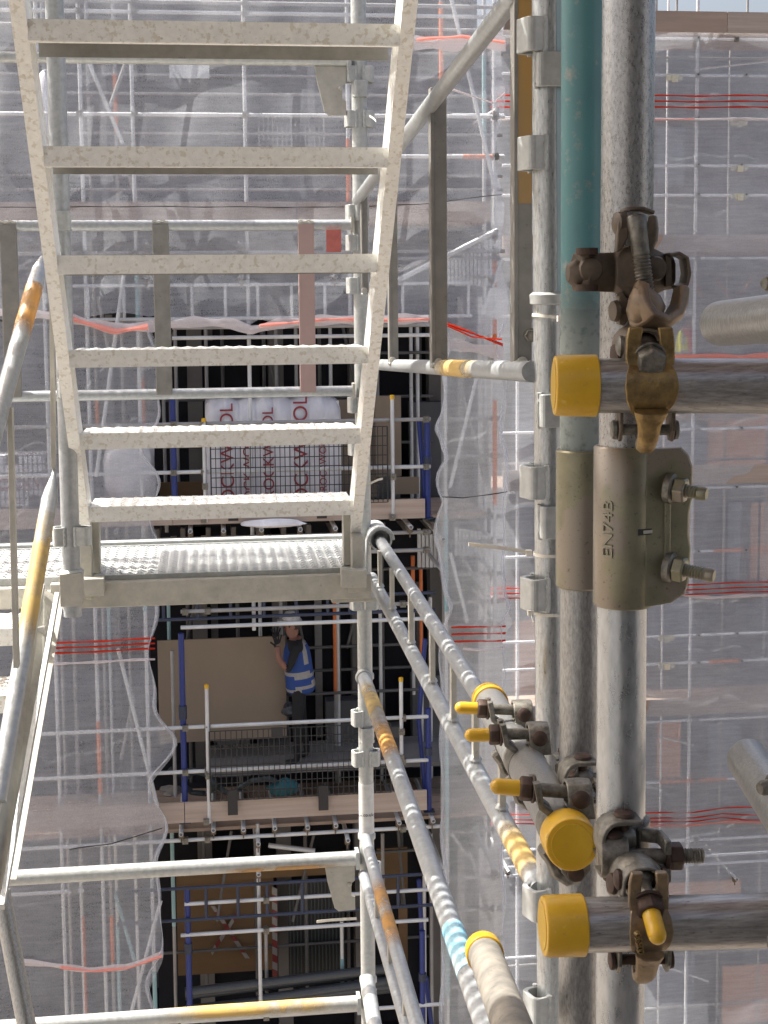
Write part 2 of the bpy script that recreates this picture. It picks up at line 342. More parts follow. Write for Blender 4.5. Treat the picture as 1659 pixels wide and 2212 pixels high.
def ribbon(parent, name, pts, Y, w_, matl, lift=.05, twist=0):
    """pts in picture coordinates along the sheet; w_ = height of the strip in metres"""
    m = MB(); P = []
    for i in range(len(pts) - 1):
        n = max(1, int(abs(pts[i + 1][0] - pts[i][0]) / 12))
        for k in range(n): t = k / n; P.append((pts[i][0] * (1 - t) + pts[i + 1][0] * t, pts[i][1] * (1 - t) + pts[i + 1][1] * t))
    P.append(pts[-1]); vs = []; fs = []
    for i, (x, y) in enumerate(P):
        q = at(x, y + .7 * math.sin(i * .45 + Y), Y - lift); h = w_ * (1 + .25 * math.sin(i * .9 + twist)) / 2
        vs += [q + V((0, 0, h)), q + V((0, -.02, 0)), q - V((0, 0, h)), q + V((0, .012, 0))]
    for i in range(len(P) - 1):
        for k in range(4): k2 = (k + 1) % 4; fs.append((i * 4 + k, i * 4 + k2, i * 4 + 4 + k2, i * 4 + 4 + k))
    m.add(vs, fs, True); return m.build(name, matl, parent)
YN = 16.72
def lr(v):
    y = 690 + v * 1560; e = 332 + 10 * math.sin(y / 60) + 6 * math.sin(y / 23)
    for (c, a, s) in ((960, -22, 40), (1030, 14, 50), (1290, 5, 60), (1600, 30, 45), (1690, -6, 25), (1800, 32, 60), (1985, 6, 40), (2060, 8, 50)): e += a * math.exp(-((y - c) / s) ** 2)
    return e + 4
nL = sheet('netting', 'pale debris netting sheet hanging left of the dark opening, wavy right edge', lambda v: -60, lr, lambda u: 690 + 10 * math.sin(u * 3), lambda u: 2260, YN, 46, 150, .06, netm, seed=1)
for k, y in enumerate((1383, 1394, 1405)): ribbon(nL, 'stripe', [(110, y + 7), (335, y - 4)], YN, .022, netred)
ribbon(nL, 'hem', [(100, 1436), (200, 1430), (335, 1424)], YN, .03, nethem)
ribbon(nL, 'hem', [(40, 2078), (110, 2084), (190, 2095), (270, 2090), (352, 2060)], YN, .07, nethem)
ribbon(nL, 'stripe', [(130, 2090), (200, 2098), (280, 2090), (350, 2066)], YN, .035, netpink, .12, 1)
ribbon(nL, 'hem', [(150, 1835), (240, 1822), (350, 1790)], YN, .012, ink if 0 else blackp)
def topb(u):
    x = -60 + u * 1150
    return 690 + (14 * math.sin(x / 55) if x < 330 else 8 * math.sin(x / 30)) + (22 if 500 < x < 560 else 0) * math.sin((x - 500) / 60 * math.pi) if x < 900 else 700 + (x - 900) * .12 + 30 * math.exp(-((x - 1000) / 40) ** 2)
nT = sheet('netting', 'wide lavender-grey netting sheet behind the stair, above the dark opening', lambda v: -60, lambda v: 1084 + 8 * math.sin(v * 22) + 7 * math.sin(v * 9.1), lambda u: -60, topb, YN - .03, 120, 80, .05, netm, seed=2)
ribbon(nT, 'hem', [(-60, 672), (80, 678), (160, 690), (240, 708), (330, 706), (420, 694), (500, 700), (545, 714), (600, 698), (700, 692), (850, 690), (925, 688)], YN - .03, .11, nethem)
ribbon(nT, 'stripe', [(110, 676), (180, 696), (250, 716), (320, 706)], YN - .03, .06, netpink, .12)
ribbon(nT, 'stripe', [(560, 704), (700, 690), (860, 691), (930, 690)], YN - .03, .035, netpink, .12)
ribbon(nT, 'hem', [(865, 92), (960, 95), (1040, 90), (1092, 96)], YN - .03, .15, nethem)
ribbon(nT, 'stripe', [(900, 86), (1000, 78), (1090, 92)], YN - .03, .035, netpink, .12)
ribbon(nT, 'hem', [(965, 190), (1020, 208), (1065, 222), (1090, 200)], YN - .03, .025, nethem)
ribbon(nT, 'hem', [(0, 448), (300, 446), (700, 448), (900, 442), (1085, 420)], YN - .03, .01, blackp)
def pl(v):
    y = 690 + v * 1560; e = 952
    for (c, a, s) in ((740, 14, 40), (840, 8, 30), (915, -14, 22), (985, 12, 18), (1040, -8, 40), (1075, 8, 15), (1140, -16, 45), (1250, 4, 40), (1310, 16, 30), (1420, -4, 40), (1900, 6, 80)): e += a * math.exp(-((y - c) / s) ** 2)
    return e
def pr(v):
    y = 690 + v * 1560; e = 1090 + 4 * math.sin(y / 25)
    for (c, a, s) in ((740, -8, 40), (1040, 8, 50), (1310, 14, 18), (1420, -3, 40)): e += a * math.exp(-((y - c) / s) ** 2)
    return e
nP = sheet('netting', 'crumpled white sheeting wrapped round the scaffold corner right of the dark opening', pl, pr, lambda u: 700 + 40 * u, lambda u: 2260, YN, 26, 150, .07, netw, seed=3)
for y in (1356, 1371, 1387): ribbon(nP, 'stripe', [(975, y), (1092, y - 4)], YN, .022, netred)
ribbon(nP, 'hem', [(1000, 1402), (1040, 1405), (1092, 1398)], YN, .03, nethem)
ribbon(nP, 'hem', [(962, 742), (1000, 748), (1060, 758), (1088, 762)], YN, .13, nethem)
ribbon(nP, 'stripe', [(966, 700), (1010, 716), (1086, 744)], YN, .03, netred, .12)
ribbon(nP, 'stripe', [(966, 704), (1020, 728), (1084, 732)], YN, .02, netred, .14)
ribbon(nP, 'tie_rope', [(955, 1074), (1000, 1076), (1096, 1062)], YN, .012, blackp, .1)
# crumpled vertical gathers hugging both edges of the opening
for (par, fn, sgn) in ((nL, lr, -1), (nP, pl, 1), (nP, pr, -1)):
    for off, wd in ((3, 3),):
        m = MB(); vs = []; fs = []; n = 110
        for i in range(n + 1):
            v = i / n; y = 700 + v * 1540; x = fn(v) + sgn * (off + 3 * math.sin(y / 31 + off)); ww = wd * (1 + .6 * math.sin(y / 47 + off * 2))
            for q, (dx, dy) in enumerate(((-ww, 0), (0, -.10), (ww, 0), (0, .06))):
                vs.append(at(x + dx, y, YN - .02 + dy))
        for i in range(n):
            for k in range(4): k2 = (k + 1) % 4; fs.append((i * 4 + k, i * 4 + k2, i * 4 + 4 + k2, i * 4 + 4 + k))
        m.add(vs, fs, True); m.build('gathered_fold', netm, par)
YR = 22.6
nR = sheet('netting', 'large netting sheet over the right-hand scaffold, red stripes across it', lambda v: 1060, lambda v: 1760, lambda u: 62, lambda u: 2260, YR, 60, 130, .05, netf, seed=4)
for y in (207, 219.5, 232): ribbon(nR, 'stripe', [(1060, y), (1300, y - 1), (1500, y), (1760, y - 1)], YR, .024, netred)
for y in (1262, 1273, 1283): ribbon(nR, 'stripe', [(1060, y + 10), (1300, y + 6), (1480, y + 1), (1760, y - 9)], YR, .022, netred)
for y in (1752, 1764, 1772): ribbon(nR, 'stripe', [(1060, y + 8), (1420, y + 4), (1500, y + 2), (1560, y - 6), (1610, y - 8 + (y - 1752) * .4), (1760, y - 2)], YR, .022, netred)
ribbon(nR, 'hem', [(1060, 258), (1400, 258), (1500, 257), (1760, 256)], YR, .035, nethem)
ribbon(nR, 'stripe', [(1390, 260), (1450, 259), (1500, 256)], YR, .02, netpink, .1)
ribbon(nR, 'hem', [(1060, 1290), (1470, 1284), (1540, 1291), (1760, 1280)], YR, .06, nethem)
ribbon(nR, 'hem', [(1440, 775), (1520, 768), (1600, 771), (1760, 764)], YR, .08, netpink)
ribbon(nR, 'hem', [(1380, 1785), (1480, 1783), (1560, 1776), (1760, 1776)], YR, .035, netpink)

# -- tubes
def vstd(label, px, pyr, Y, y0, y1, mm=farg, bands=(), r=TR, group=None, name='scaffold_upright'):
    c = at(px, pyr, Y); a = at(px, y0, Y).z; d = at(px, y1, Y).z
    m = MB(); m.tube((c.x, c.y, d), (c.x, c.y, a), r, 10); o = m.build(name, mm)
    tag(o, label, 'scaffold tube', group)
    for (p0, p1, bm_) in bands:
        m = MB(); m.tube((c.x, c.y, at(px, p1, Y).z), (c.x, c.y, at(px, p0, Y).z), r + .003, 10); m.build('painted_band', bm_, o)
    return o
def clip_on(o, c, mm=None):
    m = MB(); m.box(c, (.035, 0, 0), (0, .04, 0), (0, 0, .035)); m.tube(V(c) + V((-.01, -.04, .0)), V(c) + V((-.01, -.09, .02)), .012, 6); return m.build('coupler', mm or iron, o)
def htube(label, px0, px1, py, pxr, Y, mm=farg, r=TR, group=None, bands=(), clips=()):
    z = at(pxr, py, Y).z; x0 = at(px0, py, Y).x; x1 = at(px1, py, Y).x
    m = MB(); m.tube((x0, Y, z), (x1, Y, z), r, 10); o = m.build('scaffold_tube', mm); tag(o, label, 'scaffold tube', group)
    for (p0, p1, bm_) in bands:
        m = MB(); m.tube((at(p0, py, Y).x, Y, z), (at(p1, py, Y).x, Y, z), r + .003, 10); m.build('painted_band', bm_, o)
    for p in clips: clip_on(o, (at(p, py, Y).x, Y - .01, z))
    return o
def dtube(label, p0, p1, Y, mm=farg, r=TR, group=None, Y1=None):
    m = MB(); m.tube(at(p0[0], p0[1], Y), at(p1[0], p1[1], Y1 or Y), r, 10); o = m.build('diagonal_brace', mm); return tag(o, label, 'brace', group)
def board(label, px0, px1, py0, py1, pxr, Y, mm=wood, joints=(), group='toe boards along the scaffold lifts', th=.038):
    a = at(pxr, py1, Y); c = at(pxr, py0, Y); xs = [at(px0, py0, Y).x] + [at(j, py0, Y).x for j in joints] + [at(px1, py0, Y).x]
    for i in range(len(xs) - 1):
        m = MB(); m.aabb((xs[i] + .004, Y - .03, a.z), (xs[i + 1] - .004, Y - .03 + th, c.z)); o = m.build('toe_board', mm if i % 2 == 0 else woodp)
        tag(o, label if len(xs) == 2 else label + ', ' + OR[i] + ' length from left', 'board', group)
G1 = 'uprights of the left and centre scaffold'
LN = 'behind the left netting'
allv = [(-18, 85, fard, ()), (84, 85, farg, ()), (172, 150, farg, ()), (288, 300, farg, ((0, 400, farg),)), (530, 300, farg, ((130, 200, oran),)), (752, 400, farg, ((1180, 1180, oran),))]
vstd('pale upright tube near the frame edge ' + LN + ', left of the stair foot', 85, 300, YF, -120, 2300, farg, group=G1)
vstd('pale upright tube ' + LN + ', passing behind the left stair stringer', 172, 150, YF, -120, 2300, farg, [(1560, 1715, oran)], group=G1)
vstd('pale upright tube just left of the dark opening, teal at its foot', 288, 300, YF, -120, 2300, farg, [(1270, 1320, fart), (2100, 2300, fart), (560, 700, fart)], group=G1)
vstd('main upright tube in the middle of the upper dark opening, ending above the plasterboard', 530, 300, YF, -120, 1362, farg, group=G1)
vstd('dull upright tube in the middle of the lowest dark opening', 530, 300, YF, 1780, 2172, farg, group=G1)
vstd('short grey upright at the left end of the plasterboard', 374, 1500, YF + .05, 1405, 1722, fard, group=G1)
vstd('pale upright tube close behind the grey landing post', 752, 300, YF, -120, 690, farg, [(300, 440, oran)], group=G1)
vstd('upright tube painted orange at the top, right of the stair rail', 953, 100, YF + .1, -120, 2300, fard, [(5, 190, oran)], group=G1)
vstd('white upright tube on the sheeted corner with orange bands', 1068, 200, YF, -120, 2300, farg, [(536, 620, oran), (690, 770, oran), (865, 1090, oran)], group=G1)
vstd('teal-banded upright tube at the left edge of the sheeted corner', 962, 900, YF, 700, 2300, farg, [(1110, 1320, fart), (1600, 1800, fart), (1990, 2150, fart)], group=G1)
vstd('slim upright between the two corner tubes under the sheeting', 1047, 900, YF + .5, -120, 2300, farg, [(120, 300, fart)], group=G1)
for i, (px, y0, y1, mm, bands) in enumerate(((112, -100, 2300, fard, ()), (140, 300, 2300, fard, ((1980, 2200, oran),)), (163, 1100, 2300, fard, ((1900, 2300, farg),)), (205, -100, 2300, fard, ((1980, 2080, oran), (860, 960, oran))),
                                             (240, 1000, 2300, farg, ((2000, 2300, fart), (1300, 1420, fart))), (262, -100, 1800, fard, ((160, 285, oran),)), (283, 1780, 2300, farg, ()), (305, 600, 1300, fard, ((820, 1080, oran),)))):
    vstd('inner upright tube ' + LN + ', ' + OR[i] + ' from the left of the thin inner row', px, 1500 if y0 > 900 else 700, YF + 1.25, y0, y1, mm, bands, group='inner uprights behind the left netting')
for i, (px, y0, y1, mm) in enumerate(((352, 700, 1150, fard), (380, 700, 1080, fard), (446, 700, 905, fard), (597, 690, 905, fard), (640, 690, 850, fard), (714, 690, 900, farg), (815, 700, 1000, fard), (888, 700, 1100, farg), (902, 700, 1100, farg))):
    vstd('grey inner upright in the upper dark opening, ' + OR[i] + ' from the left', px, 800, YF + 1.3, y0, y1, mm, group='inner uprights in the upper opening')
for i, (px, y0, y1, mm, bd) in enumerate(((366, 1300, 1420, fart, ()), (563, 1290, 1374, farg, ()), (608, 1290, 1370, fard, ()), (730, 1290, 1760, farg, ()), (724, 1290, 1760, fard, ((1290, 1500, oran),)), (822, 1290, 1760, farg, ()),
                                          (893, 1200, 1500, farg, ((1200, 1260, oran),)), (910, 1200, 1760, oran, ((1500, 1760, farg),)), (930, 1290, 1700, farg, ()))):
    vstd('inner upright in the middle dark opening beside the worker, ' + OR[i] + ' from the left', px, 1400, YF + 1.35, y0, y1, mm, bd, group='inner uprights in the middle opening')
for i, (px, y0, y1, mm, bd) in enumerate(((376, 1780, 2240, fard, ((1790, 2000, fart),)), (574, 2000, 2170, fard, ()), (738, 1990, 2165, farg, ((2070, 2165, fart),)), (828, 1800, 2000, fard, ()), (917, 1800, 2240, farg, ()), (932, 1800, 2240, fard, ()), (958, 1980, 2160, fart, ()))):
    vstd('inner upright in the lowest dark opening, ' + OR[i] + ' from the left', px, 2000, YF + 1.1, y0, y1, mm, bd, group='inner uprights in the lowest opening')
# transparent-netted right facade uprights
for i, (px, lab) in enumerate(((1507, 'tall main upright tube of the right-hand scaffold'), (1118, 'upright tube of the right-hand scaffold seen left of the near post cluster'))):
    vstd(lab + ' behind the netting', px, 84, YR + .25, -90, 2300, farr, r=.028, group='uprights of the right-hand scaffold')
for i, px in enumerate((1441, 1575, 1668)):
    vstd('thin inner upright of the right-hand scaffold, ' + OR[i] + ' from the left', px, 300, YR + 1.6, 60 if i else 0, 2300, farr if i == 0 else fard, r=.02, group='inner uprights of the right-hand scaffold')
# top rail against the sky
for i, (px) in enumerate((1418, 1462, 1615)): vstd('short upright standing against the bright sky, ' + OR[i] + ' from the left', px, 10, YR + .3, -120, 30, fard, r=.02, group='posts against the sky')
# horizontals: left + centre
GH = 'level tubes across the left and centre scaffold'
for i, (y, x0, x1, mm, bd) in enumerate(((8, -60, 1090, fard, ()), (30, -60, 1090, farg, ()), (249, -60, 1090, farg, ((380, 470, farg),)), (337, 850, 1090, farg, ((1000, 1075, oran),)), (545, -60, 1090, fard, ()), (560, 240, 1080, fard, ()))):
    htube('level tube behind the upper netting, ' + OR[i] + ' from the top', x0, x1, y, 600, YF - .06, mm, group=GH, bands=bd, clips=[172, 290, 530, 1070])
for i, (y, mm, x0, x1) in enumerate(((705, fard, 372, 930), (727, farg, 372, 930), (911, fard, -60, 930), (1014, farg, -60, 930), (1157, fard, -60, 930), (1196, fard, 372, 930))):
    htube('level tube across the upper dark opening, ' + OR[i] + ' from the top', x0, x1, y, 650, YF - .07, mm, group=GH, clips=[] if i < 2 else [375, 440, 920])
for i, (y, mm, x0, x1) in enumerate(((1312, fard, 390, 930), (1346, farg, 390, 930), (1560, farg, -60, 925), (1655, farg, -60, 925), (1801, farg, -60, 950))):
    htube('level tube across the middle dark opening, ' + OR[i] + ' from the top', x0, x1, y, 650, YF - .07, mm, group=GH, clips=[] if i == 1 else [400, 448, 870])
for i, (y, mm, x0, x1) in enumerate(((1938, farg, 398, 930), (2004, farg, 390, 925), (2190, farg, 390, 960))):
    htube('level tube across the lowest dark opening, ' + OR[i] + ' from the top', x0, x1, y, 650, YF - .07, mm, group=GH, bands=(), clips=[575])
htube('pale level tube with an open end ' + LN + ', low down', -60, 182, 1929, 90, YF - .1, farg, group=GH, clips=[160])
# right facade horizontals
RH = 'level tubes of the right-hand scaffold'
for i, (y, mm, bd) in enumerate(((84, farr, ()), (126, fard, ()), (163, farr, ()), (257, farr, ()), (358, farr, ()), (422, farr, ()), (558, farr, ()), (590, fard, ()), (647, fard, ()), (679, fard, ()), (927, farr, ()), (993, fard, ()), (1054, farr, ()),
                                 (1075, fard, ()), (1191, farr, ((1540, 1720, oran),)), (1372, farr, ()), (1431, farr, ((1530, 1600, oran),)))):
    htube('level tube of the right-hand scaffold, ' + OR[i] + ' from the top', 1085, 1760, y, 1500, YR + .1 + (.9 if mm is fard else 0), mm, r=.024, group=RH, bands=bd, clips=[1507, 1590 + 10 * (i % 3)] if mm is farr else ())
for i, (y, mm, bd) in enumerate(((1555, farr, ()), (1686, farr, ((1425, 1570, oran),)), (1815, farr, ()), (1832, fard, ()), (1850, farr, ()), (1868, farr, ()), (2043, farr, ()), (2060, fard, ()), (2172, fard, ()))):
    htube('low level tube of the right-hand scaffold, ' + OR[i] + ' from the top of the lower half', 1085, 1760, y, 1500, YR + .1 + (.9 if mm is fard else 0), mm, r=.024, group=RH, bands=bd, clips=[1503] if mm is farr else ())
for i, (p0, p1) in enumerate((((1420, 138), (1500, 118)), ((1400, 98), (1480, 92)), ((1500, 150), (1700, 128)), ((1420, 1590), (1500, 1610)), ((1410, 2080), (1530, 2120)))):
    dtube('slim bracing tube behind the right-hand netting, ' + OR[i] + ' from the top', p0, p1, YR + .9, fart if i == 0 else farr, .018, 'braces of the right-hand scaffold')
for i, (p0, p1) in enumerate((((1470, 635), (1500, 600)), ((1545, 600), (1575, 640)), ((1595, 640), (1625, 600)), ((1500, 615), (1520, 640)))):
    dtube('thin orange truss brace behind the right-hand netting, ' + OR[i] + ' from the left', p0, p1, YR + .9, oran, .01, 'orange truss braces')
# tags clipped to tubes
for i, (x, y) in enumerate(((1457, 168), (1598, 362), (1598, 424), (1597, 266), (1440, 1378), (1440, 1437))):
    c = at(x, y, YR + .04); m = MB(); m.box(c, (.14, 0, 0), (0, .02, 0), (0, 0, .045)); m.box(c + V((0, -.01, -.02)), (.05, 0, 0), (0, .025, 0), (0, 0, .05))
    tag(m.build('tube_clip', mat('cream_plastic', (.62, .58, .45), None, .5, bump=0)), 'small cream joint clip on a level tube of the right-hand scaffold, ' + OR[i], 'clip', 'cream joint clips')
# boards
board('weathered toe board behind the upper netting at stair height', -60, 1060, 436, 480, 400, YF - .12, wood, (300, 640, 945))
board('toe board below the stair treads across the upper opening', -60, 918, 1088, 1130, 500, YF - .12, woodp, (140, 372,))
board('long toe board below the worker', -60, 922, 1722, 1765, 600, YF - .12, woodp, (50, 398,))
board('toe board high on the right-hand scaffold under the sky', 1085, 1760, 25, 70, 1500, YR, wood, (1570,))
board('toe board of the right-hand scaffold behind the brown coupler', 1085, 1760, 507, 544, 1500, YR + .06, wood, (1460,))
board('toe board of the right-hand scaffold beside the bolted sleeve', 1085, 1760, 1006, 1046, 1500, YR + .06, woodp)
board('toe board low on the right-hand scaffold', 1085, 1760, 1508, 1543, 1500, YR + .06, wood, (1400,))
# decks
for i in range(1, 5):
    m = MB(); n = 6
    for k in range(n): m.aabb((-6, YF - .02 + k * .24, lv[i] - .06), (3.35, YF + .2 + k * .24, lv[i] - .02))
    tag(m.build('scaffold_deck', wood), 'deck of scaffold boards behind the toe board, ' + OR[i - 1] + ' level from the top', 'deck', 'scaffold decks of the left and centre bays')
for i, y in enumerate((72, 546, 1048, 1546)):
    z = at(1500, y, YR).z; m = MB()
    for k in range(6): m.aabb((4.5, YR + .1 + k * .24, z - .01), (12, YR + .32 + k * .24, z + .03))
    tag(m.build('scaffold_deck', wood), 'deck of boards on the right-hand scaffold, ' + OR[i] + ' level from the top', 'deck', 'scaffold decks of the right-hand scaffold')
# open-ended transoms (circles under the decks)
TRS = 'open-ended transom tubes under the decks'
k = 0
for (lab, row) in (('under the upper netted deck', [(62, 517), (313, 522), (520, 522), (62, 592), (315, 597), (522, 597), (725, 597), (1073, 500), (1065, 596)]),
                   ('under the upper opening', [(250, 1150), (411, 1148), (483, 1147), (565, 1145), (649, 1144), (725, 1142), (816, 1140), (888, 1139)]),
                   ('under the middle opening', [(391, 1803), (461, 1794), (526, 1793), (594, 1790), (665, 1788), (726, 1784), (863, 1778), (936, 1774), (558, 1824), (752, 1816), (559, 1890), (1072, 1885)]),
                   ('on the sheeted corner', [(1076, 235), (1064, 765), (958, 1165), (1063, 1163), (958, 1235), (1064, 1233), (958, 1880)]),
                   ('in the right netted lift', [(1592, 1900), (1100, 1885)])):
    for i, (x, y) in enumerate(row):
        YY = YF - .22 if x < 1090 else YR - .2; c = at(x, y, YY); m = MB(); m.pipe(c, c + V((0, 1.5, 0)), .027, .006, 12)
        o = tag(m.build('transom_tube', farg), 'open-ended tube poking out ' + lab + ', ' + OR[i] + ' counted from the left and down', 'scaffold tube', TRS)
        m = MB(); m.box(c + V((0, .12, -.05)), (.03, 0, 0), (0, .03, 0), (0, 0, .035)); m.tube(c + V((0, .1, -.06)), c + V((.0, .1, -.14)), .01, 6); m.build('coupler', brown, o)
# ladder beams
def lbeam(label, px0, px1, y0, y1, rungs, Y, mm, r=.022):
    zt = at(650, y0, Y).z; zb = at(650, y1, Y).z; x0 = at(px0, y0, Y).x; x1 = at(px1, y0, Y).x
    e = empty('ladder_beam', ((x0 + x1) / 2, Y, zb), label, 'ladder beam', 'ladder beams under the lifts')
    m = MB(); m.tube((x0, Y, zt), (x1, Y, zt), r, 8); m.build('chord', mm, e)
    m = MB(); m.tube((x0, Y, zb), (x1, Y, zb), r, 8); m.build('chord', mm, e)
    for x in rungs: xx = at(x, (y0 + y1) / 2, Y).x; m = MB(); m.tube((xx, Y, zb), (xx, Y, zt), r * .9, 8); m.build('rung', mm, e)
lbeam('pale ladder beam behind the netting above the dark opening', 150, 1020, 614, 686, (190, 268, 415, 487, 557, 630, 702, 775, 870, 960, 1012), YF - .05, farg)
lbeam('dark ladder beam above the worker', 340, 940, 1290, 1328, (353, 427, 498, 570, 640, 708, 755), YF - .05, blued)
lbeam('dark ladder beam in the lowest opening with widely spaced rungs', 250, 945, 1904, 1972, (283, 445, 514, 577, 653, 808, 860), YF - .1, blued)
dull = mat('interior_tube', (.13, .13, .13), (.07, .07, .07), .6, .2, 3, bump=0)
rr_ = random.Random(5)
for i in range(18):
    y = (60, 112, 165, 205, 290, 380, 410, 575, 640, 765, 860, 960, 1235, 1400, 1450, 1500, 1850, 2040)[i]
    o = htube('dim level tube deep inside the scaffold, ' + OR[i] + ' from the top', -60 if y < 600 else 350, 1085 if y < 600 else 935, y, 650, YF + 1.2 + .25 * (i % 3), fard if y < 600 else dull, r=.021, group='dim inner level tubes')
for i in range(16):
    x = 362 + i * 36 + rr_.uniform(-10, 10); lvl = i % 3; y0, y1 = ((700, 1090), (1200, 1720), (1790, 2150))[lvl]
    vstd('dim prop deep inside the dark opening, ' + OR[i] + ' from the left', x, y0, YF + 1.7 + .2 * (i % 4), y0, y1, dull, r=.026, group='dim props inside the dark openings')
for i in range(9):
    x = 380 + i * 60; y0, y1 = ((705, 905), (1205, 1400), (1795, 1990))[i % 3]
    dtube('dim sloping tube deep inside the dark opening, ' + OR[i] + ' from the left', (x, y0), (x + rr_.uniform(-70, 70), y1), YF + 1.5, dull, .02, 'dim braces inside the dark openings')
# braces
for i, (p0, p1, mm, yy) in enumerate((((192, 135), (265, 310), farg, .2), ((270, 140), (238, 230), fard, .2), ((272, 560), (208, 1030), farg, -.2), ((212, 640), (235, 760), fard, .6), ((255, 1401), (340, 1741), farg, -.2),
                                      ((249, 1929), (291, 2075), fart, .3), ((347, 1946), (283, 2190), farg, -.2), ((262, 330), (310, 470), fard, .3), ((8, 600), (70, 560), fard, .2), ((290, 1500), (262, 1640), fard, .3))):
    dtube('sloping brace tube ' + LN + ', ' + OR[i] + ' in the left bay', p0, p1, YF + yy, mm, group='braces in the left bay')
for i, (p0, p1, yy) in enumerate((((971, -20), (1075, 432), -.15), ((1029, 816), (972, 1054), -.15), ((973, 1194), (1010, 1345), -.15), ((995, 838), (1051, 1047), .5), ((985, 1180), (1050, 1290), .8), ((1020, 1270), (1060, 1330), .6),
                                  ((1050, 900), (1052, 1040), .3), ((975, 1800), (1010, 1850), -.1), ((1085, 560), (1035, 700), -.1), ((1015, 1840), (1060, 1990), .3), ((985, 2010), (1040, 2160), .2))):
    dtube('sloping brace tube on the sheeted corner, ' + OR[i] + ' from the top', p0, p1, YF + yy, farg if i in (0, 1, 2, 8) else fard, group='braces on the sheeted corner')
for i, y in enumerate((249, 337, 905, 985, 1117, 1170, 1240, 1300, 1350, 1795, 1895, 1965, 2030, 2130)):
    htube('short level tube on the sheeted corner, ' + OR[i] + ' from the top', 955, 1088, y, 1020, YF + .3, fard if i > 1 else farg, group='short tubes on the sheeted corner', clips=[968, 1068])
dtube('long stair stringer tube sloping under the netting behind the rail', (860, 605), (1075, 498), YF - .1, farg, .035, 'sloping stair tubes'); dtube('lower stair stringer tube sloping under the netting', (860, 585), (960, 540), YF + .3, farg, .03, 'sloping stair tubes')
dtube('sloping pale tube under the deck at the lowest opening', (580, 1826), (680, 1838), YF + .2, farg, .03, 'sloping stair tubes')
# battens (row of slats) on corner: one thing each row
for (lab, x0, x1, ya, yb, n, sl) in (('upper', 968, 1068, 560, 618, 13, -50), ('lower', 985, 1052, 1140, 1200, 9, 10), ('row beside the opening', 905, 948, 1142, 1225, 6, 20)):
    e = empty('ledger_rack', at((x0 + x1) / 2, yb, YF + .9), 'rack of closely spaced vertical slats on the corner scaffold, ' + lab, 'slat rack', 'slat racks')
    for i in range(n):
        t = i / (n - 1); x = x0 + (x1 - x0) * t; m = MB(); a = at(x, ya + sl * t, YF + .9); c = at(x, yb, YF + .9); m.aabb((a.x - .02, YF + .88, c.z), (a.x + .02, YF + .93, a.z)); m.build('slat', farg, e)
# blue frames
BL = 'blue painted props in the dark opening'
for i, (p0, p1, lab) in enumerate((((372, 850), (372, 1100), 'blue prop at the left side of the upper opening'), ((391, 1368), (396, 1776), 'blue prop at the left side of the middle opening'), ((404, 1917), (404, 2230), 'bright blue prop at the left of the lowest opening'),
                                   ((923, 905), (925, 1120), 'blue prop at the right side of the upper opening'), ((925, 1530), (927, 1752), 'blue prop at the right side of the middle opening'), ((912, 2010), (915, 2250), 'bright blue prop at the right of the lowest opening'))):
    c0 = at(*p0, YF - .05); c1 = at(*p1, YF - .05); e = empty('steel_prop', (c0.x, YF - .05, c1.z), lab, 'prop', BL)
    m = MB(); m.tube((c0.x, c0.y, c1.z), (c0.x, c0.y, c0.z), .036, 12); m.build('outer_tube', bluep, e)
    m = MB(); m.tube((c0.x, c0.y, c0.z - (c0.z - c1.z) * .45), (c0.x, c0.y, c0.z - (c0.z - c1.z) * .38), .05, 12); m.build('collar', blued, e)
    m = MB(); m.aabb((c0.x - .07, c0.y - .07, c1.z), (c0.x + .07, c0.y + .07, c1.z + .01)); m.build('base_plate', blued, e)
for i, (p0, p1) in enumerate((((905, 905), (920, 1100)), ((918, 1380), (905, 1560)), ((905, 1560), (922, 1745)), ((905, 1900), (912, 2030)), ((920, 2110), (935, 2240)))):
    dtube('blue sloping strut beside the right blue prop, ' + OR[i] + ' from the top', p0, p1, YF + .1, bluep, .03, 'blue struts')
# guard posts with yellow caps
for i, (x, y0, y1, lab) in enumerate(((440, 905, 1128, 'guard post hidden behind the fourth tread'), (847, 855, 1122, 'guard post with yellow cap right of the stair'), (446, 1480, 1778, 'guard post with yellow cap in front of the plasterboard'), (866, 1465, 1640, 'guard post with yellow cap right of the worker'))):
    c0 = at(x, y0, YF - .14); c1 = at(x, y1, YF - .14); m = MB(); m.tube((c0.x, c0.y, c1.z), (c0.x, c0.y, c0.z), TR, 12); o = tag(m.build('guard_post', farg), lab, 'guard post', 'guard posts along the openings')
    m = MB(); m.lathe((c0.x, c0.y, c0.z - .04), Z_, [(0, .028), (.045, .028), (.05, .022)], 12); m.build('end_cap', yel, o)
    clip_on(o, (c1.x, c1.y - .02, c1.z + .03)); clip_on(o, (c0.x, c0.y - .02, (c0.z * .35 + c1.z * .65)))
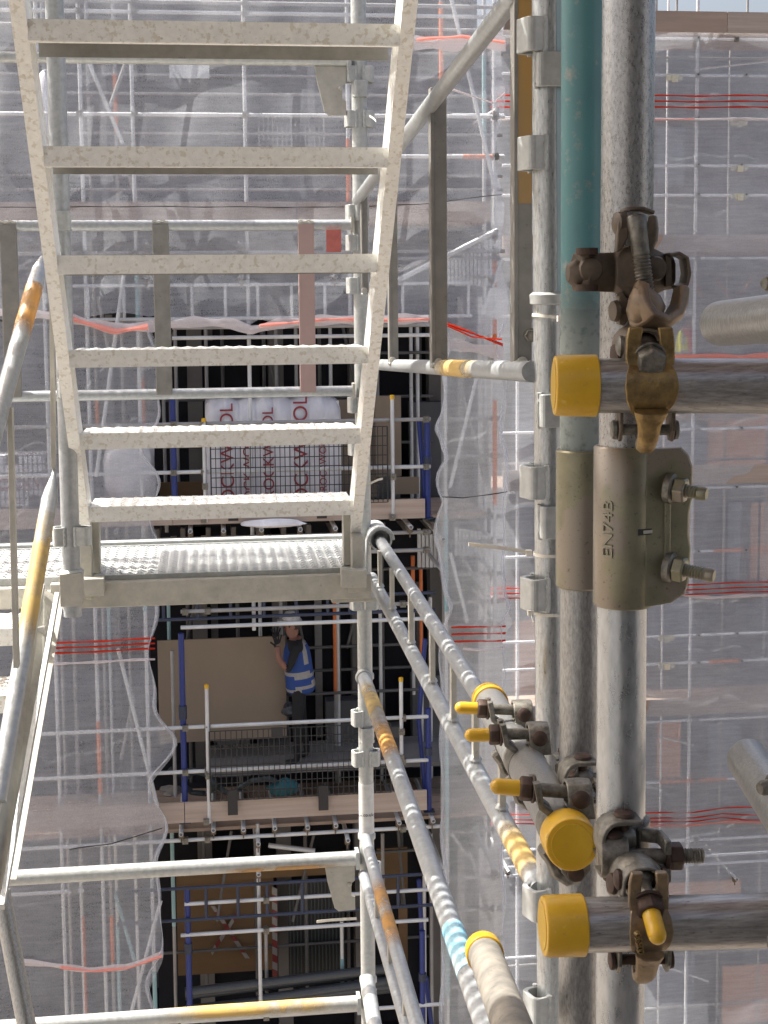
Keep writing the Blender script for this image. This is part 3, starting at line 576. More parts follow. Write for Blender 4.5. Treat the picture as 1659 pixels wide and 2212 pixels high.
# mesh guards
def meshpanel(label, px0, px1, y0, y1, pxr, Y, nx, nz, mm=blackp, r=.005):
    a = at(pxr, y1, Y); c = at(pxr, y0, Y); x0 = at(px0, y1, Y).x; x1 = at(px1, y1, Y).x; m = MB()
    for i in range(nx + 1): x = x0 + (x1 - x0) * i / nx; rr = r * (1.7 if i in (0, nx, nx // 2) else 1); m.aabb((x - rr, Y, a.z), (x + rr, Y + .01, c.z))
    for j in range(nz + 1): z = a.z + (c.z - a.z) * j / nz; m.aabb((x0, Y + .011, z - r), (x1, Y + .02, z + r))
    o = tag(m.build('mesh_guard', mm), label, 'mesh guard', 'wire mesh edge guards')
    for i in range(4):
        x = x0 + (x1 - x0) * (.12 + .25 * i); m = MB(); m.aabb((x - .06, Y - .03, a.z - .17), (x + .06, Y - .01, a.z + .14)) if i % 2 == 0 else m.aabb((x - .07, Y - .02, c.z - .1), (x + .07, Y - .005, c.z + .02)); m.build('bracket', blackp, o)
meshpanel('black wire mesh guard in front of the wrapped insulation packs', 457, 838, 925, 1090, 650, YF - .2, 36, 8)
meshpanel('black wire mesh guard below the worker', 455, 845, 1572, 1722, 650, YF - .2, 34, 8)
meshpanel('wire mesh guard behind the upper left netting', -40, 60, 240, 420, 10, YF + .1, 12, 8)
meshpanel('wire mesh guard between the top treads behind the netting', 130, 175, 240, 440, 150, YF + .1, 6, 9)
meshpanel('wire mesh guard low on the left behind the netting', -40, 145, 985, 1095, 50, YF + .1, 18, 6)
meshpanel('grey wire mesh guard behind the netting left of the landing post', 560, 700, 255, 330, 640, YF + .1, 14, 5, fard)
# insulation packs under shrink film
c0 = at(447, 1098, YF + .25); c1 = at(738, 858, YF + .25); e = empty('insulation_pallet', ((c0.x + c1.x) / 2, YF + .7, c0.z), 'pallet of white film-wrapped insulation packs with red printing, behind black mesh', 'insulation pallet')
W_ = c1.x - c0.x; H_ = c1.z - c0.z - .1; m = MB(); vs = []; fs = []; nu, nv = 72, 16
for i in range(nu + 1):
    u = i / nu; edge = min(u, 1 - u) * W_; k_ = .10 * math.exp(-edge / .07)
    for j in range(nv + 1):
        v = j / nv
        if v < .6: yy = YF + .3; zz = c0.z + .1 + H_ * .86 * v / .6
        elif v < .8: a_ = (v - .6) / .2 * math.pi / 2; yy = YF + .3 + .16 * (1 - math.cos(a_)); zz = c0.z + .1 + H_ * (.86 + .14 * math.sin(a_))
        else: yy = YF + .46 + .7 * (v - .8) / .2; zz = c0.z + .1 + H_
        cr = .022 * abs(math.sin(u * math.pi * 8)) ** .4 + .01 * math.sin(u * 61 + v * 9) + .008 * math.sin(u * 23 - v * 31)
        vs.append((c0.x + u * W_, yy - cr + k_, zz + (.02 * math.sin(u * 17) + .015 * math.sin(u * 47) if v > .55 else 0) - k_ * (v > .6)))
for i in range(nu):
    for j in range(nv): fs.append((i * (nv + 1) + j, (i + 1) * (nv + 1) + j, (i + 1) * (nv + 1) + j + 1, i * (nv + 1) + j + 1))
m.add(vs, fs, True); pk = m.build('wrapped_packs', wrap, e)
m = MB(); m.aabb((c0.x + .02, YF + .42, c0.z + .1), (c1.x - .02, YF + 1.1, c0.z + .08 + H_ * .97)); m.build('pack_core', wrap, e)
for (u, hh, sz, yo) in ((.16, .40, .23, 0), (.31, .30, .17, 0), (.46, .45, .19, .0), (.70, .42, .25, 0), (.86, .35, .12, 0)):
    M = Matrix.Translation((c0.x + u * W_, YF + .262, c0.z + .1 + H_ * hh)) @ Matrix.Rotation(R(90), 4, 'X') @ Matrix.Rotation(R(90), 4, 'Z')
    text('printing', 'ROCKWOOL', sz, M, redink, pk, .004)
m = MB(); m.aabb((c0.x, YF + .3, c0.z), (c1.x, YF + 1.1, c0.z + .1)); m.build('pallet_base', wood, e)
c0 = at(-30, 1098, YF + .5); c1 = at(95, 985, YF + .5); e = empty('insulation_pallet', ((c0.x + c1.x) / 2, YF + .9, c0.z), 'stack of white insulation packs with red lettering behind the left netting', 'insulation pallet')
m = MB(); m.aabb((c0.x, YF + .5, c0.z), (c1.x, YF + 1.1, c1.z)); pk = m.build('insulation_pack', wrap, e, .02)
text('printing', 'ROCKWOOL', .19, Matrix.Translation((at(78, 1045, YF + .48).x, YF + .47, at(78, 1045, YF + .48).z)) @ Matrix.Rotation(R(90), 4, 'X'), redink, pk)
# lumpy white sack left of opening
def blob(name, label, cat, c, rx, ry, rz, mm, seed, amp=.18, parent=None):
    rnd = random.Random(seed); m = MB(); n1, n2 = 16, 10; ph = [rnd.uniform(0, 6.28) for _ in range(6)]; vs = []; fs = []
    for j in range(n2 + 1):
        th = math.pi * j / n2
        for i in range(n1):
            a = 2 * math.pi * i / n1; q = 1 + amp * (math.sin(3 * a + ph[0] + 2 * th) * .6 + math.sin(5 * th + ph[1]) * .4 + math.sin(7 * a + 3 * th + ph[2]) * .35)
            vs.append(V(c) + V((math.cos(a) * math.sin(th) * rx * q, math.sin(a) * math.sin(th) * ry * q, (math.cos(th) + 1) * rz * (1 + .1 * math.sin(a * 2 + ph[3])))))
    for j in range(n2):
        for i in range(n1): i2 = (i + 1) % n1; fs.append((j * n1 + i, j * n1 + i2, (j + 1) * n1 + i2, (j + 1) * n1 + i))
    m.add(vs, fs, True); o = m.build(name, mm, parent); return tag(o, label, cat) if label else o
blob('rubble_sack', 'slumped white sack behind the netting left of the dark opening', 'sack', at(285, 1098, YF + .5), .33, .3, .48, wrap, 3)
blob('rubble_sack', 'small white sack near the top of the left stringer behind netting', 'sack', at(105, 330, YF + .6), .2, .2, .45, wrap, 5)
# panels in the opening
def panel(label, x0, y0, x1, y1, Y, mm, th=.03, cat='board', name='sheet_panel'):
    a = at(x0, y1, Y); c = at(x1, y0, Y); m = MB(); m.aabb((a.x, Y, a.z), (c.x, Y + th, c.z)); return tag(m.build(name, mm), label, cat)
panel('tan plasterboard sheet held up by the worker in the blue vest', 345, 1374, 616, 1606, YF + .95, gyp, name='plasterboard')
panel('tall tan board leaning behind the yellow-capped post right of the stair', 812, 855, 866, 1030, YF + .9, gyp)
panel('wide tan board standing beside the leaning one', 720, 862, 812, 1075, YF + 1.1, gyp)
panel('low brown board at the upper opening left', 345, 1040, 445, 1100, YF + .8, ply)
panel('low grey-brown board at the upper opening right', 852, 1030, 905, 1068, YF + .6, gyp)
panel('brown plywood hoarding in the lowest opening', 385, 1870, 590, 2108, YF + 1.9, ply, name='plywood_hoarding')
panel('thin brown strip board above the plywood hoarding', 385, 1868, 720, 1908, YF + 1.6, ply)
panel('timber plank standing at the right of the lowest opening', 862, 1960, 880, 2110, YF + 1.3, ply); panel('brown board standing right of the lowest dark doorway', 815, 1830, 880, 1930, YF + 1.8, ply)
panel('grey sign panel hanging behind the netting below the top tread', 366, 140, 452, 168, YF + .3, farg, cat='sign', name='sign_panel')
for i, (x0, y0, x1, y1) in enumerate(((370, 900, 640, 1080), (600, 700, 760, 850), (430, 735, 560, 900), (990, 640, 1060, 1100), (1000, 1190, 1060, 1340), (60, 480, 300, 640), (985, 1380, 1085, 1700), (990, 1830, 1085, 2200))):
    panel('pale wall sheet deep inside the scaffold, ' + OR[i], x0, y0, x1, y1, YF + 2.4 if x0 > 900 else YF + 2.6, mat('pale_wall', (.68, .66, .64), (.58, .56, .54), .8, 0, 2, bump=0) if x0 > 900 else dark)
# corrugated dark door in lowest opening
a = at(625, 2110, YF + 1.7); c = at(745, 1900, YF + 1.7); e = empty('roller_door', ((a.x + c.x) / 2, YF + 1.7, a.z), 'dark ribbed door beside the red and white tape', 'door')
m = MB(); m.aabb((a.x, YF + 1.75, a.z), (c.x, YF + 1.8, c.z)); m.build('panel', blackp, e)
for i in range(16): x = a.x + (c.x - a.x) * (i + .5) / 16; m = MB(); m.aabb((x - .008, YF + 1.72, a.z), (x + .008, YF + 1.75, c.z)); m.build('rib', hosem, e)
# hazard tape
redt = mat('red_tape', (.16, .015, .015), None, .5, bump=0); whit = mat('white_tape', (.22, .21, .20), None, .5, bump=0)
def htape(label, p0, p1, Y, wd=.05):
    a = at(*p0, Y); c = at(*p1, Y); d = c - a; n = max(3, int(d.length / .1)); sd = d.cross(Y_).normalized() * wd / 2
    m = MB(); q = MB()
    for i in range(n):
        s0 = a + d * (i / n); s1 = a + d * ((i + 1) / n); sk = d / n * .35
        (m if i % 2 else q).add([s0 - sd, s0 + sd + sk, s1 + sd + sk, s1 - sd, s0 - sd + V((0, .006, 0)), s0 + sd + sk + V((0, .006, 0)), s1 + sd + sk + V((0, .006, 0)), s1 - sd + V((0, .006, 0))], [(0, 1, 2, 3), (4, 7, 6, 5), (0, 4, 5, 1), (1, 5, 6, 2), (2, 6, 7, 3), (3, 7, 4, 0)])
    o = tag(m.build('hazard_tape', redt), label, 'hazard tape', 'red and white hazard tapes'); q.build('white_band', whit, o)
htape('red and white tape falling from left to right across the plywood', (458, 1955), (533, 2068), YF + 1.85); htape('red and white tape rising to the right across the plywood', (455, 2062), (512, 1975), YF + 1.82)
htape('vertical red and white tape beside the dark ribbed door', (593, 1915), (594, 2108), YF + 1.6, .07); htape('short piece of red and white tape at the top left of the lowest opening', (378, 1880), (402, 1888), YF + .6, .07)
# stacked pipes low in opening
for i, (y, x0, x1) in enumerate(((2122, 395, 890), (2138, 395, 890), (2160, 395, 890), (2176, 395, 890), (2148, 560, 900))):
    z = at(600, y, YF + 1).z; m = MB(); m.pipe((at(x0, y, YF).x, YF + .9 + .12 * (i % 2), z), (at(x1, y, YF).x, YF + 1.0 + .12 * (i % 2), z + .1), .06, .006, 12)
    tag(m.build('duct_pipe', mat('dark_grey_pipe', (.07, .08, .09), None, .35, 0, bump=0)), 'dark grey pipe lying stacked at the foot of the lowest opening, ' + OR[i] + ' from the top', 'pipe', 'stacked grey pipes')
# hose and bag
m = MB(); P = []
for i in range(60):
    t = i / 59; P.append(at(345 + 40 * t if t < .3 else 0, 0, YF) if 0 else None)
hp = [(366, 1660), (378, 1672), (395, 1672), (415, 1664), (440, 1668), (460, 1690), (462, 1704), (445, 1714), (415, 1712), (398, 1698), (400, 1680), (420, 1668), (448, 1672), (470, 1700), (500, 1718), (520, 1700), (545, 1686), (580, 1682), (600, 1688)]
P = []
for i in range(len(hp) - 1):
    for k in range(5): t = k / 5; P.append(at(hp[i][0] * (1 - t) + hp[i + 1][0] * t, hp[i][1] * (1 - t) + hp[i + 1][1] * t, YF + .3 + .1 * math.sin(i)))
m.path(P, .035, 8); tag(m.build('vacuum_hose', hosem), 'grey hose looped on the deck behind the wire mesh', 'hose')
blob('tool_bag', 'crumpled teal tool bag on the deck beside the hose', 'bag', at(612, 1718, YF + .3), .2, .15, .10, bagm, 9, .12)
blob('debris_pile', 'scraps of timber and dust sheet left of the hose', 'debris', at(370, 1718, YF + .5), .14, .12, .06, conc, 11, .3)
c = at(505, 1128, YF - .25); e = blob('plastic_wrap', 'torn white plastic film hanging below the upper toe board', 'plastic film', at(590, 1140, YF - .2), .38, .05, .05, wrap, 12, .25)

# ---------------------------------------------------------------- people
def skinned(name, chains, m, parent, sub=2, root=0):
    """chains: list of [(point, radius)...]; first point of later chains may reuse an index ('#', i)"""
    vs = []; es = []; rs = []
    for ch in chains:
        prev = None
        for it in ch:
            if it[0] == '#': prev = it[1]; continue
            vs.append(V(it[0])); rs.append(it[1]); i = len(vs) - 1
            if prev is not None: es.append((prev, i))
            prev = i
    me = bpy.data.meshes.new(name); me.from_pydata(vs, es, []); o = bpy.data.objects.new(name, me); COL.objects.link(o)
    md = o.modifiers.new('skin', 'SKIN'); md.use_smooth_shade = True
    for i, r in enumerate(rs):
        s_ = me.skin_vertices[0].data[i]; s_.radius = r if isinstance(r, tuple) else (r, r); s_.use_root = (i == root)
    sb = o.modifiers.new('sub', 'SUBSURF'); sb.levels = sub; sb.render_levels = sub
    bpy.context.view_layer.update(); dg = bpy.context.evaluated_depsgraph_get()
    ne = bpy.data.meshes.new_from_object(o.evaluated_get(dg)); bpy.data.objects.remove(o)
    for p in ne.polygons: p.use_smooth = True
    r = bpy.data.objects.new(name, ne); COL.objects.link(r); ne.materials.clear()
    for x in m: ne.materials.append(x)
    r.parent = parent; ORG[r.name] = ORG[parent.name]; return r
def worker(label, foot, face, vest, shirt, arms_up=True):
    """local frame: +x = facing direction * face, z up; 1.78 m tall"""
    e = empty('person', foot, label, 'person'); f = face
    def P(x, y, z): return (x * f, y, z)
    body = [[(P(0, 0, .96), (.15, .115)), (P(.01, 0, 1.12), (.145, .105)), (P(.03, 0, 1.30), (.165, .115)), (P(.03, 0, 1.43), (.15, .09)), (P(.04, 0, 1.51), .055), (P(.065, 0, 1.57), (.07, .075)), (P(.075, 0, 1.66), (.085, .095)), (P(.07, 0, 1.73), (.06, .075))]]
    n = 8
    hands = []
    for sd in (-1, 1):
        body.append([('#', 0), (P(.0, .10 * sd, .90), .095), (P(.03 if sd < 0 else -.03, .12 * sd, .52), .065), (P(.04 if sd < 0 else -.09, .12 * sd, .12), .042), (P(.04 if sd < 0 else -.09, .12 * sd, .05), .042), (P(.19 if sd < 0 else .06, .13 * sd, .035), .032)])
        if arms_up:
            body.append([('#', 3), (P(.04, .20 * sd, 1.41), .062), (P(.13, .24 * sd, 1.16), .045), (P(.24, .22 * sd, 1.30), .038), (P(.245, .19 * sd, 1.38), .034), (P(.25, .17 * sd, 1.45), (.045, .02))])
            hands.append((V(P(.25, .17 * sd, 1.46)), sd))
        else:
            body.append([('#', 3), (P(.03, .20 * sd, 1.41), .062), (P(.02, .26 * sd, 1.14), .045), (P(.12, .24 * sd, .95), .036), (P(.15, .23 * sd, .9), .03), (P(.16, .22 * sd, .84), (.04, .02))])
            hands.append((V(P(.16, .22 * sd, .84)), sd))
    b = skinned('body', body, [skin, shirt, blk], e)
    for p in b.data.polygons:
        c = p.center
        if c.z < .98: p.material_index = 2
        elif c.z < 1.49 and not (abs(c.x) > .16 and c.z < 1.5): p.material_index = 1
    for p in b.data.polygons:
        if p.center.z < 1.30 and p.center.z > .98 and p.center.x * f > .19: p.material_index = 0
    for (h, sd) in hands:
        up = 1 if arms_up else -1; g_ = []
        g_.append([((h.x, h.y, h.z - .02 * up), (.035, .022)), ((h.x, h.y, h.z + .03 * up), (.045, .024))])
        for k, (o_, l_) in enumerate(((-.03, .065), (-.01, .08), (.012, .075), (.032, .058))):
            g_.append([('#', 1), ((h.x + o_ * f, h.y, h.z + .055 * up), .011), ((h.x + o_ * 1.5 * f, h.y + .004, h.z + (.055 + l_ * .55) * up), .010), ((h.x + o_ * 1.8 * f, h.y + .012, h.z + (.05 + l_) * up), .008)])
        g_.append([('#', 0), ((h.x + .045 * f, h.y, h.z + .005 * up), .012), ((h.x + .085 * f, h.y, h.z + .035 * up), .010)])
        skinned('glove', g_, [blk], e, 1)
    vs_ = [[(P(-.03, 0, .80), (.20, .20)), (P(-.02, 0, .95), (.20, .19)), (P(.0, 0, 1.12), (.19, .18)), (P(.02, 0, 1.28), (.20, .185)), (P(.02, 0, 1.41), (.165, .15)), (P(.02, 0, 1.49), (.10, .095))]]
    v = skinned('safety_vest', vs_, [vest, refl], e)
    for p in v.data.polygons:
        c = p.center
        if abs(c.z - 1.08) < .030 or abs(c.z - (.92 - .3 * c.x * f)) < .028 or (c.z > 1.08 and abs(c.x + .06 * f) < .025): p.material_index = 1
    m = MB(); C = V(foot) + V(P(.075, 0, 1.70)); prof = [(0, .125), (.012, .122), (.014, .108), (.06, .10), (.10, .072), (.118, .03), (.12, .001)]
    m.lathe(C, Z_, prof, 18); m.box(C + V(P(.12, 0, .006)), (.045, 0, 0), (0, .06, 0), (0, 0, .005)); m.build('hard_hat', helm, e)
    m = MB(); m.lathe(V(foot) + V(P(.045, 0, 1.60)), Z_, [(0, .06), (.03, .092), (.10, .098)], 14); m.build('hair', hairm, e)
    m = MB(); q = V(foot) + V(P(.158, 0, 1.645)); m.prism([q + V(P(0, -.012, .03)), q + V(P(0, .012, .03)), q + V(P(.028, .012, -.012)), q + V(P(.028, -.012, -.012))], V(P(-.03, 0, 0))); m.build('nose', skin, e)
    for sd in (-1, 1):
        m = MB(); m.lathe(V(foot) + V(P(.150, .032 * sd, 1.665)), V(P(1, 0, 0)), [(0, .012), (.006, .009), (.009, .001)], 8); m.build('eye', ink, e)
        m = MB(); m.lathe(V(foot) + V(P(.07, .088 * sd, 1.64)), V((0, sd, 0)), [(0, .024), (.012, .03), (.018, .018)], 10); m.build('ear', skin, e)
    m = MB(); q = V(foot) + V(P(.150, 0, 1.60)); m.box(q, (.006, 0, 0), (0, .024, 0), (0, 0, .004)); m.build('mouth', redc, e)
    return e
ft = at(648, 1652, YF + .78); ft.z = lv[3] - .02
zf = at(648, 1645, YF + .78).z
ft.z = zf
e = worker('worker in white hard hat, black T-shirt and blue vest holding up a tan board', ft, -1, vestb, blk)
e.scale = (1.09, 1.09, 1.09); e2 = V(ft); m = MB(); m.aabb((ft.x - 1.2, YF + .5, zf - .05), (ft.x + 2.2, YF + 1.6, zf)); tag(m.build('inner_deck', conc), 'raised grey deck boards under the worker in the blue vest', 'deck')
blob('tool_pouch', 'bunched dark pouch at the hip of the worker in the blue vest', 'sack', at(626, 1548, YF + .78), .10, .1, .09, mat('dark_plastic', (.03, .035, .045), None, .3, 0, bump=.3), 21, .2)
f2 = at(1478, 898, YR + .7)
worker('worker in yellow vest and red shirt seen through the right-hand netting', f2, 1, vesty, redc, False)
m = MB(); m.aabb((f2.x - 1, YR + .35, f2.z - .06), (f2.x + 1.2, YR + 1.1, f2.z)); tag(m.build('working_platform', wood), 'narrow board platform under the worker in the yellow vest', 'platform')

def stainmat(name, c1, c2, sc, thr, axis='Y', side=0, amax=.85):
    m = bpy.data.materials.new(name); m.use_nodes = True; n = m.node_tree.nodes; L = m.node_tree.links; p = n['Principled BSDF']
    tc = n.new('ShaderNodeTexCoord')
    t = n.new('ShaderNodeTexNoise'); t.inputs['Scale'].default_value = sc; t.inputs['Detail'].default_value = 7; t.inputs['Roughness'].default_value = .6; L.new(tc.outputs['Object'], t.inputs['Vector'])
    sx = n.new('ShaderNodeSeparateXYZ'); L.new(tc.outputs['Generated'], sx.inputs[0])
    def mr(src, a0, a1, b0, b1):
        r = n.new('ShaderNodeMapRange'); r.interpolation_type = 'SMOOTHSTEP'
        for i, v in enumerate((a0, a1, b0, b1)): r.inputs[i + 1].default_value = v
        L.new(src, r.inputs[0]); return r.outputs[0]
    def mth(op, x, y):
        q = n.new('ShaderNodeMath'); q.operation = op
        for i, v in enumerate((x, y)):
            if isinstance(v, (int, float)): q.inputs[i].default_value = v
            else: L.new(v, q.inputs[i])
        return q.outputs[0]
    ax = sx.outputs[axis]; f = mth('MULTIPLY', mr(ax, 0, .35, 0, 1), mr(ax, .65, 1, 1, 0))
    if side: f = mth('MULTIPLY', f, mr(sx.outputs['Z'], .25, .6, 1 if side < 0 else 0, 0 if side < 0 else 1))
    f = mth('MULTIPLY', mth('MULTIPLY', f, mr(t.outputs['Fac'], thr - .1, thr + .22, 0, 1)), amax)
    L.new(f, p.inputs['Alpha'])
    x = n.new('ShaderNodeMix'); x.data_type = 'RGBA'; x.inputs[6].default_value = (*c1, 1); x.inputs[7].default_value = (*c2, 1); L.new(t.outputs['Fac'], x.inputs[0]); L.new(x.outputs[2], p.inputs['Base Color'])
    p.inputs['Roughness'].default_value = .6; return m
rustst = stainmat('orange_rust_stain', (.60, .36, .10), (.58, .24, .03), 9, .36)
yelst = stainmat('yellow_stain', (.68, .52, .22), (.66, .40, .08), 8, .36)
rustst_u = stainmat('orange_rust_underside', (.55, .33, .12), (.40, .20, .05), 9, .36, 'X', -1)
yelst_t = stainmat('yellow_stain_top', (.72, .52, .20), (.70, .42, .08), 8, .34, 'X', 1)
wornst = stainmat('bare_metal_wear', (.27, .30, .28), (.22, .26, .25), 60, .30, 'Z', 0, 1)
def stain(par, a, b, t0, t1, r, mm=None, seg=24):
    a = V(a); b = V(b); d = b - a; m = MB(); n = 8; L_ = d.length
    m.lathe(a + d * t0, d, [(L_ * (t1 - t0) * k / n, r + .0007) for k in range(n + 1)], seg); return m.build('rust_stain', mm or rustst, par)
# ================================================================ MID: stair tower
XL, XR = -.345, .402                            # faces of the treads
def slotplate(m, x0, x1, y0, y1, z, th, cx, cy, sw=.62, sh=.42, bulge=.0035):
    """plate with rows of raised crescent-like slots"""
    nx = max(1, round((x1 - x0) / cx)); ny = max(1, round((y1 - y0) / cy)); dx = (x1 - x0) / nx; dy = (y1 - y0) / ny; K = 8
    for i in range(nx):
        for j in range(ny):
            X0 = x0 + i * dx; Y0 = y0 + j * dy; c = V((X0 + dx / 2, Y0 + dy / 2, z))
            outer = [V((X0 + dx * a, Y0 + dy * b, z)) for a, b in ((0, 0), (.5, 0), (1, 0), (1, .5), (1, 1), (.5, 1), (0, 1), (0, .5))]
            inner = [c + V((dx * sw / 2 * a, dy * sh / 2 * b + (.10 * dy if a == 0 else -.05 * dy), bulge * q)) for a, b, q in ((-.8, -.8, .3), (0, -.9, 1), (.8, -.8, .3), (1.05, 0, .3), (.8, .8, .3), (0, .9, 1), (-.8, .8, .3), (-1.05, 0, .3))]
            vs = outer + inner + [v - V((0, 0, th)) for v in outer] + [v - V((0, 0, th)) for v in inner]
            fs = []
            for k in range(K):
                k2 = (k + 1) % K
                fs += [(k, k2, K + k2, K + k), (2 * K + k, 3 * K + k, 3 * K + k2, 2 * K + k2), (K + k, K + k2, 3 * K + k2, 3 * K + k)]
            m.add(vs, fs)
def tread_at(n): return 4.0 - .212 * n, CZ - .596 + .2275 * n
st = empty('stair_flight', ((XL + XR) / 2, 4.1, CZ - .81), 'galvanised open-riser stair flight with perforated treads rising toward the viewer', 'stair')
NT = 14
for n in range(NT):
    y, z = tread_at(n); m = MB()
    slotplate(m, XL + .004, XR - .004, y + .004, y + .186, z, .0025, .034, .0303, .55, .30)
    m.box(((XL + XR) / 2, y + .0015, z - .018), ((XR - XL) / 2 - .001, 0, 0), (0, .0015, 0), (0, 0, .021))
    m.box(((XL + XR) / 2, y + .012, z - .039), ((XR - XL) / 2 - .003, 0, 0), (0, .009, 0), (0, 0, .0012))
    tr_ = m.build('tread', tread_m, st)
    m = MB(); m.box(((XL + XR) / 2, y + .188, z - .020), ((XR - XL) / 2 - .001, 0, 0), (0, .0015, 0), (0, 0, .021)); m.build('rear_lip', barm, tr_)  # duller metal on this lip stands in for shade under the plate
# stringers: rectangular channels
sl_ = V((0, -.212, .2275)).normalized(); up_ = V((0, .2275, .212)).normalized()
for sx_, xa in ((-1, XL - .013), (1, XR + .013)):
    y0, z0 = tread_at(-.93); y1, z1 = tread_at(NT)
    off = V((0, .035, .0)); m = MB()
    a = V((xa, y0 - .012, z0 - .01)); c = V((xa, y1 - .012, z1 - .01))
    fl = V((0, 1, 0)) * .0015
    m.bar(a, c, .030, .004)                                             # front flange
    m.bar(a + up_ * .085, c + up_ * .085, .030, .004)                   # rear flange
    m.bar(a + up_ * .0425 + V((-sx_ * .0125, 0, 0)), c + up_ * .0425 + V((-sx_ * .0125, 0, 0)), .003, .081)
    o = m.build('stringer', tread_m, st)
    m = MB(); fy, fz = tread_at(-.9)
    m.aabb((xa - .016, 4.03, CZ - .86), (xa + .016, 4.085, CZ - .70)); m.aabb((xa - .022 - (.03 if sx_ > 0 else 0), 3.99, CZ - .845), (xa + .022 + (.03 if sx_ < 0 else 0), 4.03, CZ - .795)); m.build('foot_bracket', galp, st, .002)
    m = MB(); m.aabb((xa - .014 - .02 * (sx_ > 0), 4.10, CZ - .80), (xa + .014 + .02 * (sx_ < 0), 4.15, CZ - .60)); m.build('support_leg', galp, st, .002)
# landing
ZL = CZ - .806
ld = empty('landing', (-.1, 4.3, ZL - .1), 'galvanised perforated landing platform at the foot of the stair', 'landing')
m = MB(); slotplate(m, -1.15, .40, 4.085, 4.55, ZL, .003, .030, .033, .72, .36, .005); m.aabb((-1.15, 4.075, ZL - .035), (.40, 4.083, ZL + .003)); m.aabb((-1.15, 4.552, ZL - .035), (.40, 4.56, ZL + .004)); m.aabb((.401, 4.08, ZL - .03), (.407, 4.56, ZL + .003)); m.build('deck_plate', gal, ld)
m = MB(); m.aabb((-.46, 4.035, ZL - .082), (.455, 4.070, ZL - .010)); m.build('front_beam', galp, ld, .003)
m = MB(); m.aabb((-1.3, 4.036, ZL - .078), (-.52, 4.070, ZL - .018)); m.build('front_beam', galp, ld, .003)
m = MB(); m.aabb((-1.15, 4.575, ZL - .04), (.43, 4.615, ZL + .012)); rb_ = m.build('rear_beam', gal, ld, .003)
m = MB(); m.aabb((.41, 4.07, ZL - .08), (.44, 4.6, ZL - .0)); m.build('side_beam', gal, ld, .003)
m = MB(); m.aabb((.385, 4.02, ZL - .06), (.437, 4.034, ZL - .005)); m.aabb((.34, 4.05, ZL - .095), (.47, 4.2, ZL - .084)); m.build('corner_bracket', galp, ld, .002)
m = MB(); m.aabb((-.40, 4.02, ZL - .055), (-.345, 4.034, ZL - .008)); m.build('corner_bracket', galp, ld, .002)
# hooks (V-pressings)
def hook(parent, c, r, d, h=.052, w_=.046, prj=.045, mm=None):
    """c = tube axis point, d = outward unit direction"""
    d = V(d).normalized(); s = Z_.cross(d).normalized(); outl = []; inl = []
    for (o_, lst, t) in ((0, outl, 0), (1, inl, .0065)):
        w2 = w_ / 2 - t; e_ = r + prj - t; b0 = r * .55; rad = .010
        lst += [c + s * (-w2) + d * b0]
        for k in range(5): a = R(-90 + 90 * k / 4); lst.append(c + s * (-w2 + rad + rad * math.sin(a)) + d * (e_ - rad + rad * math.cos(a)))
        for k in range(5): a = R(90 * k / 4); lst.append(c + s * (w2 - rad + rad * math.sin(a)) + d * (e_ - rad + rad * math.cos(a)))
        lst += [c + s * w2 + d * b0]
    n = len(outl); vs = []; 
    for z in (-h / 2, h / 2): vs += [p + Z_ * z for p in outl] + [p + Z_ * z for p in inl]
    fs = []
    for i in range(n - 1):
        fs += [(i, i + 1, 2 * n + i + 1, 2 * n + i), (n + i + 1, n + i, 3 * n + i, 3 * n + i + 1), (2 * n + i, 2 * n + i + 1, 3 * n + i + 1, 3 * n + i), (i + 1, i, n + i, n + i + 1)]
    m = MB(); m.add(vs, fs); o = m.build('hook', mm or gal, parent, .0015)
    for q in (-1, 1):
        m = MB(); P = [c + s * (q * (w_ / 2 - .001)) + d * (r * .78 + .0012 * math.sin(i * 2.3)) + Z_ * (-h / 2 - .002 + (h + .004) * i / 12) for i in range(13)]
        m.path(P, [.0036 + .0007 * math.sin(i * 1.7) for i in range(13)], 8); m.build('weld', mm or gal, o)

# centre-right landing post
cp = at(779.5, 560, 4.5); m = MB(); m.tube((cp.x, 4.5, CZ - 2.75), (cp.x, 4.5, CZ + .95), TR, 28); post = m.build('stair_tower_post', gal)
tag(post, 'slim galvanised post at the far right corner of the landing, with welded hooks', 'scaffold upright', 'stair tower posts')
for i, (y, sides) in enumerate(((162, 'lr'), (194, 'f'), (258, 'lr'), (460, 'lf'), (525, 'l'), (617, 'l'), (874, 'lf'), (906, 'f'), (966, 'l'), (1299, 'lr'), (1549, 'l'), (1584, 'f'), (1636, 'lr'), (1880, 'r'), (2150, 'f'))):
    z = at(779, y, 4.5).z
    for s_ in sides: hook(post, V((cp.x, 4.5, z)), TR, {'l': (-1, -.25, 0), 'r': (1, -.25, 0), 'f': (.1, -1, 0)}[s_], .050, .044, .022 if s_ != 'f' else .014)
for y in (1460, 1805, 2115): z = at(790, y, 4.5).z; m = MB(); m.lathe((cp.x, 4.5, z), Z_, [(-.012, .025), (-.008, .029), (.006, .029), (.012, .025)], 24); m.build('collar', gal, post)
z1 = at(785, 1690, 4.5).z; z0 = at(785, 1802, 4.5).z; m = MB(); m.lathe((cp.x, 4.5, z0), Z_, [(0, TR + .0008), (z1 - z0, TR + .0008)], 28); stk = m.build('sticker', sticker, post)
text('lettering', 'w.co.uk', .016, Matrix.Translation((cp.x - .004, 4.5 - TR - .0018, z0 + (z1 - z0) * .42)) @ Matrix.Rotation(R(90), 4, 'X'), ink, stk)
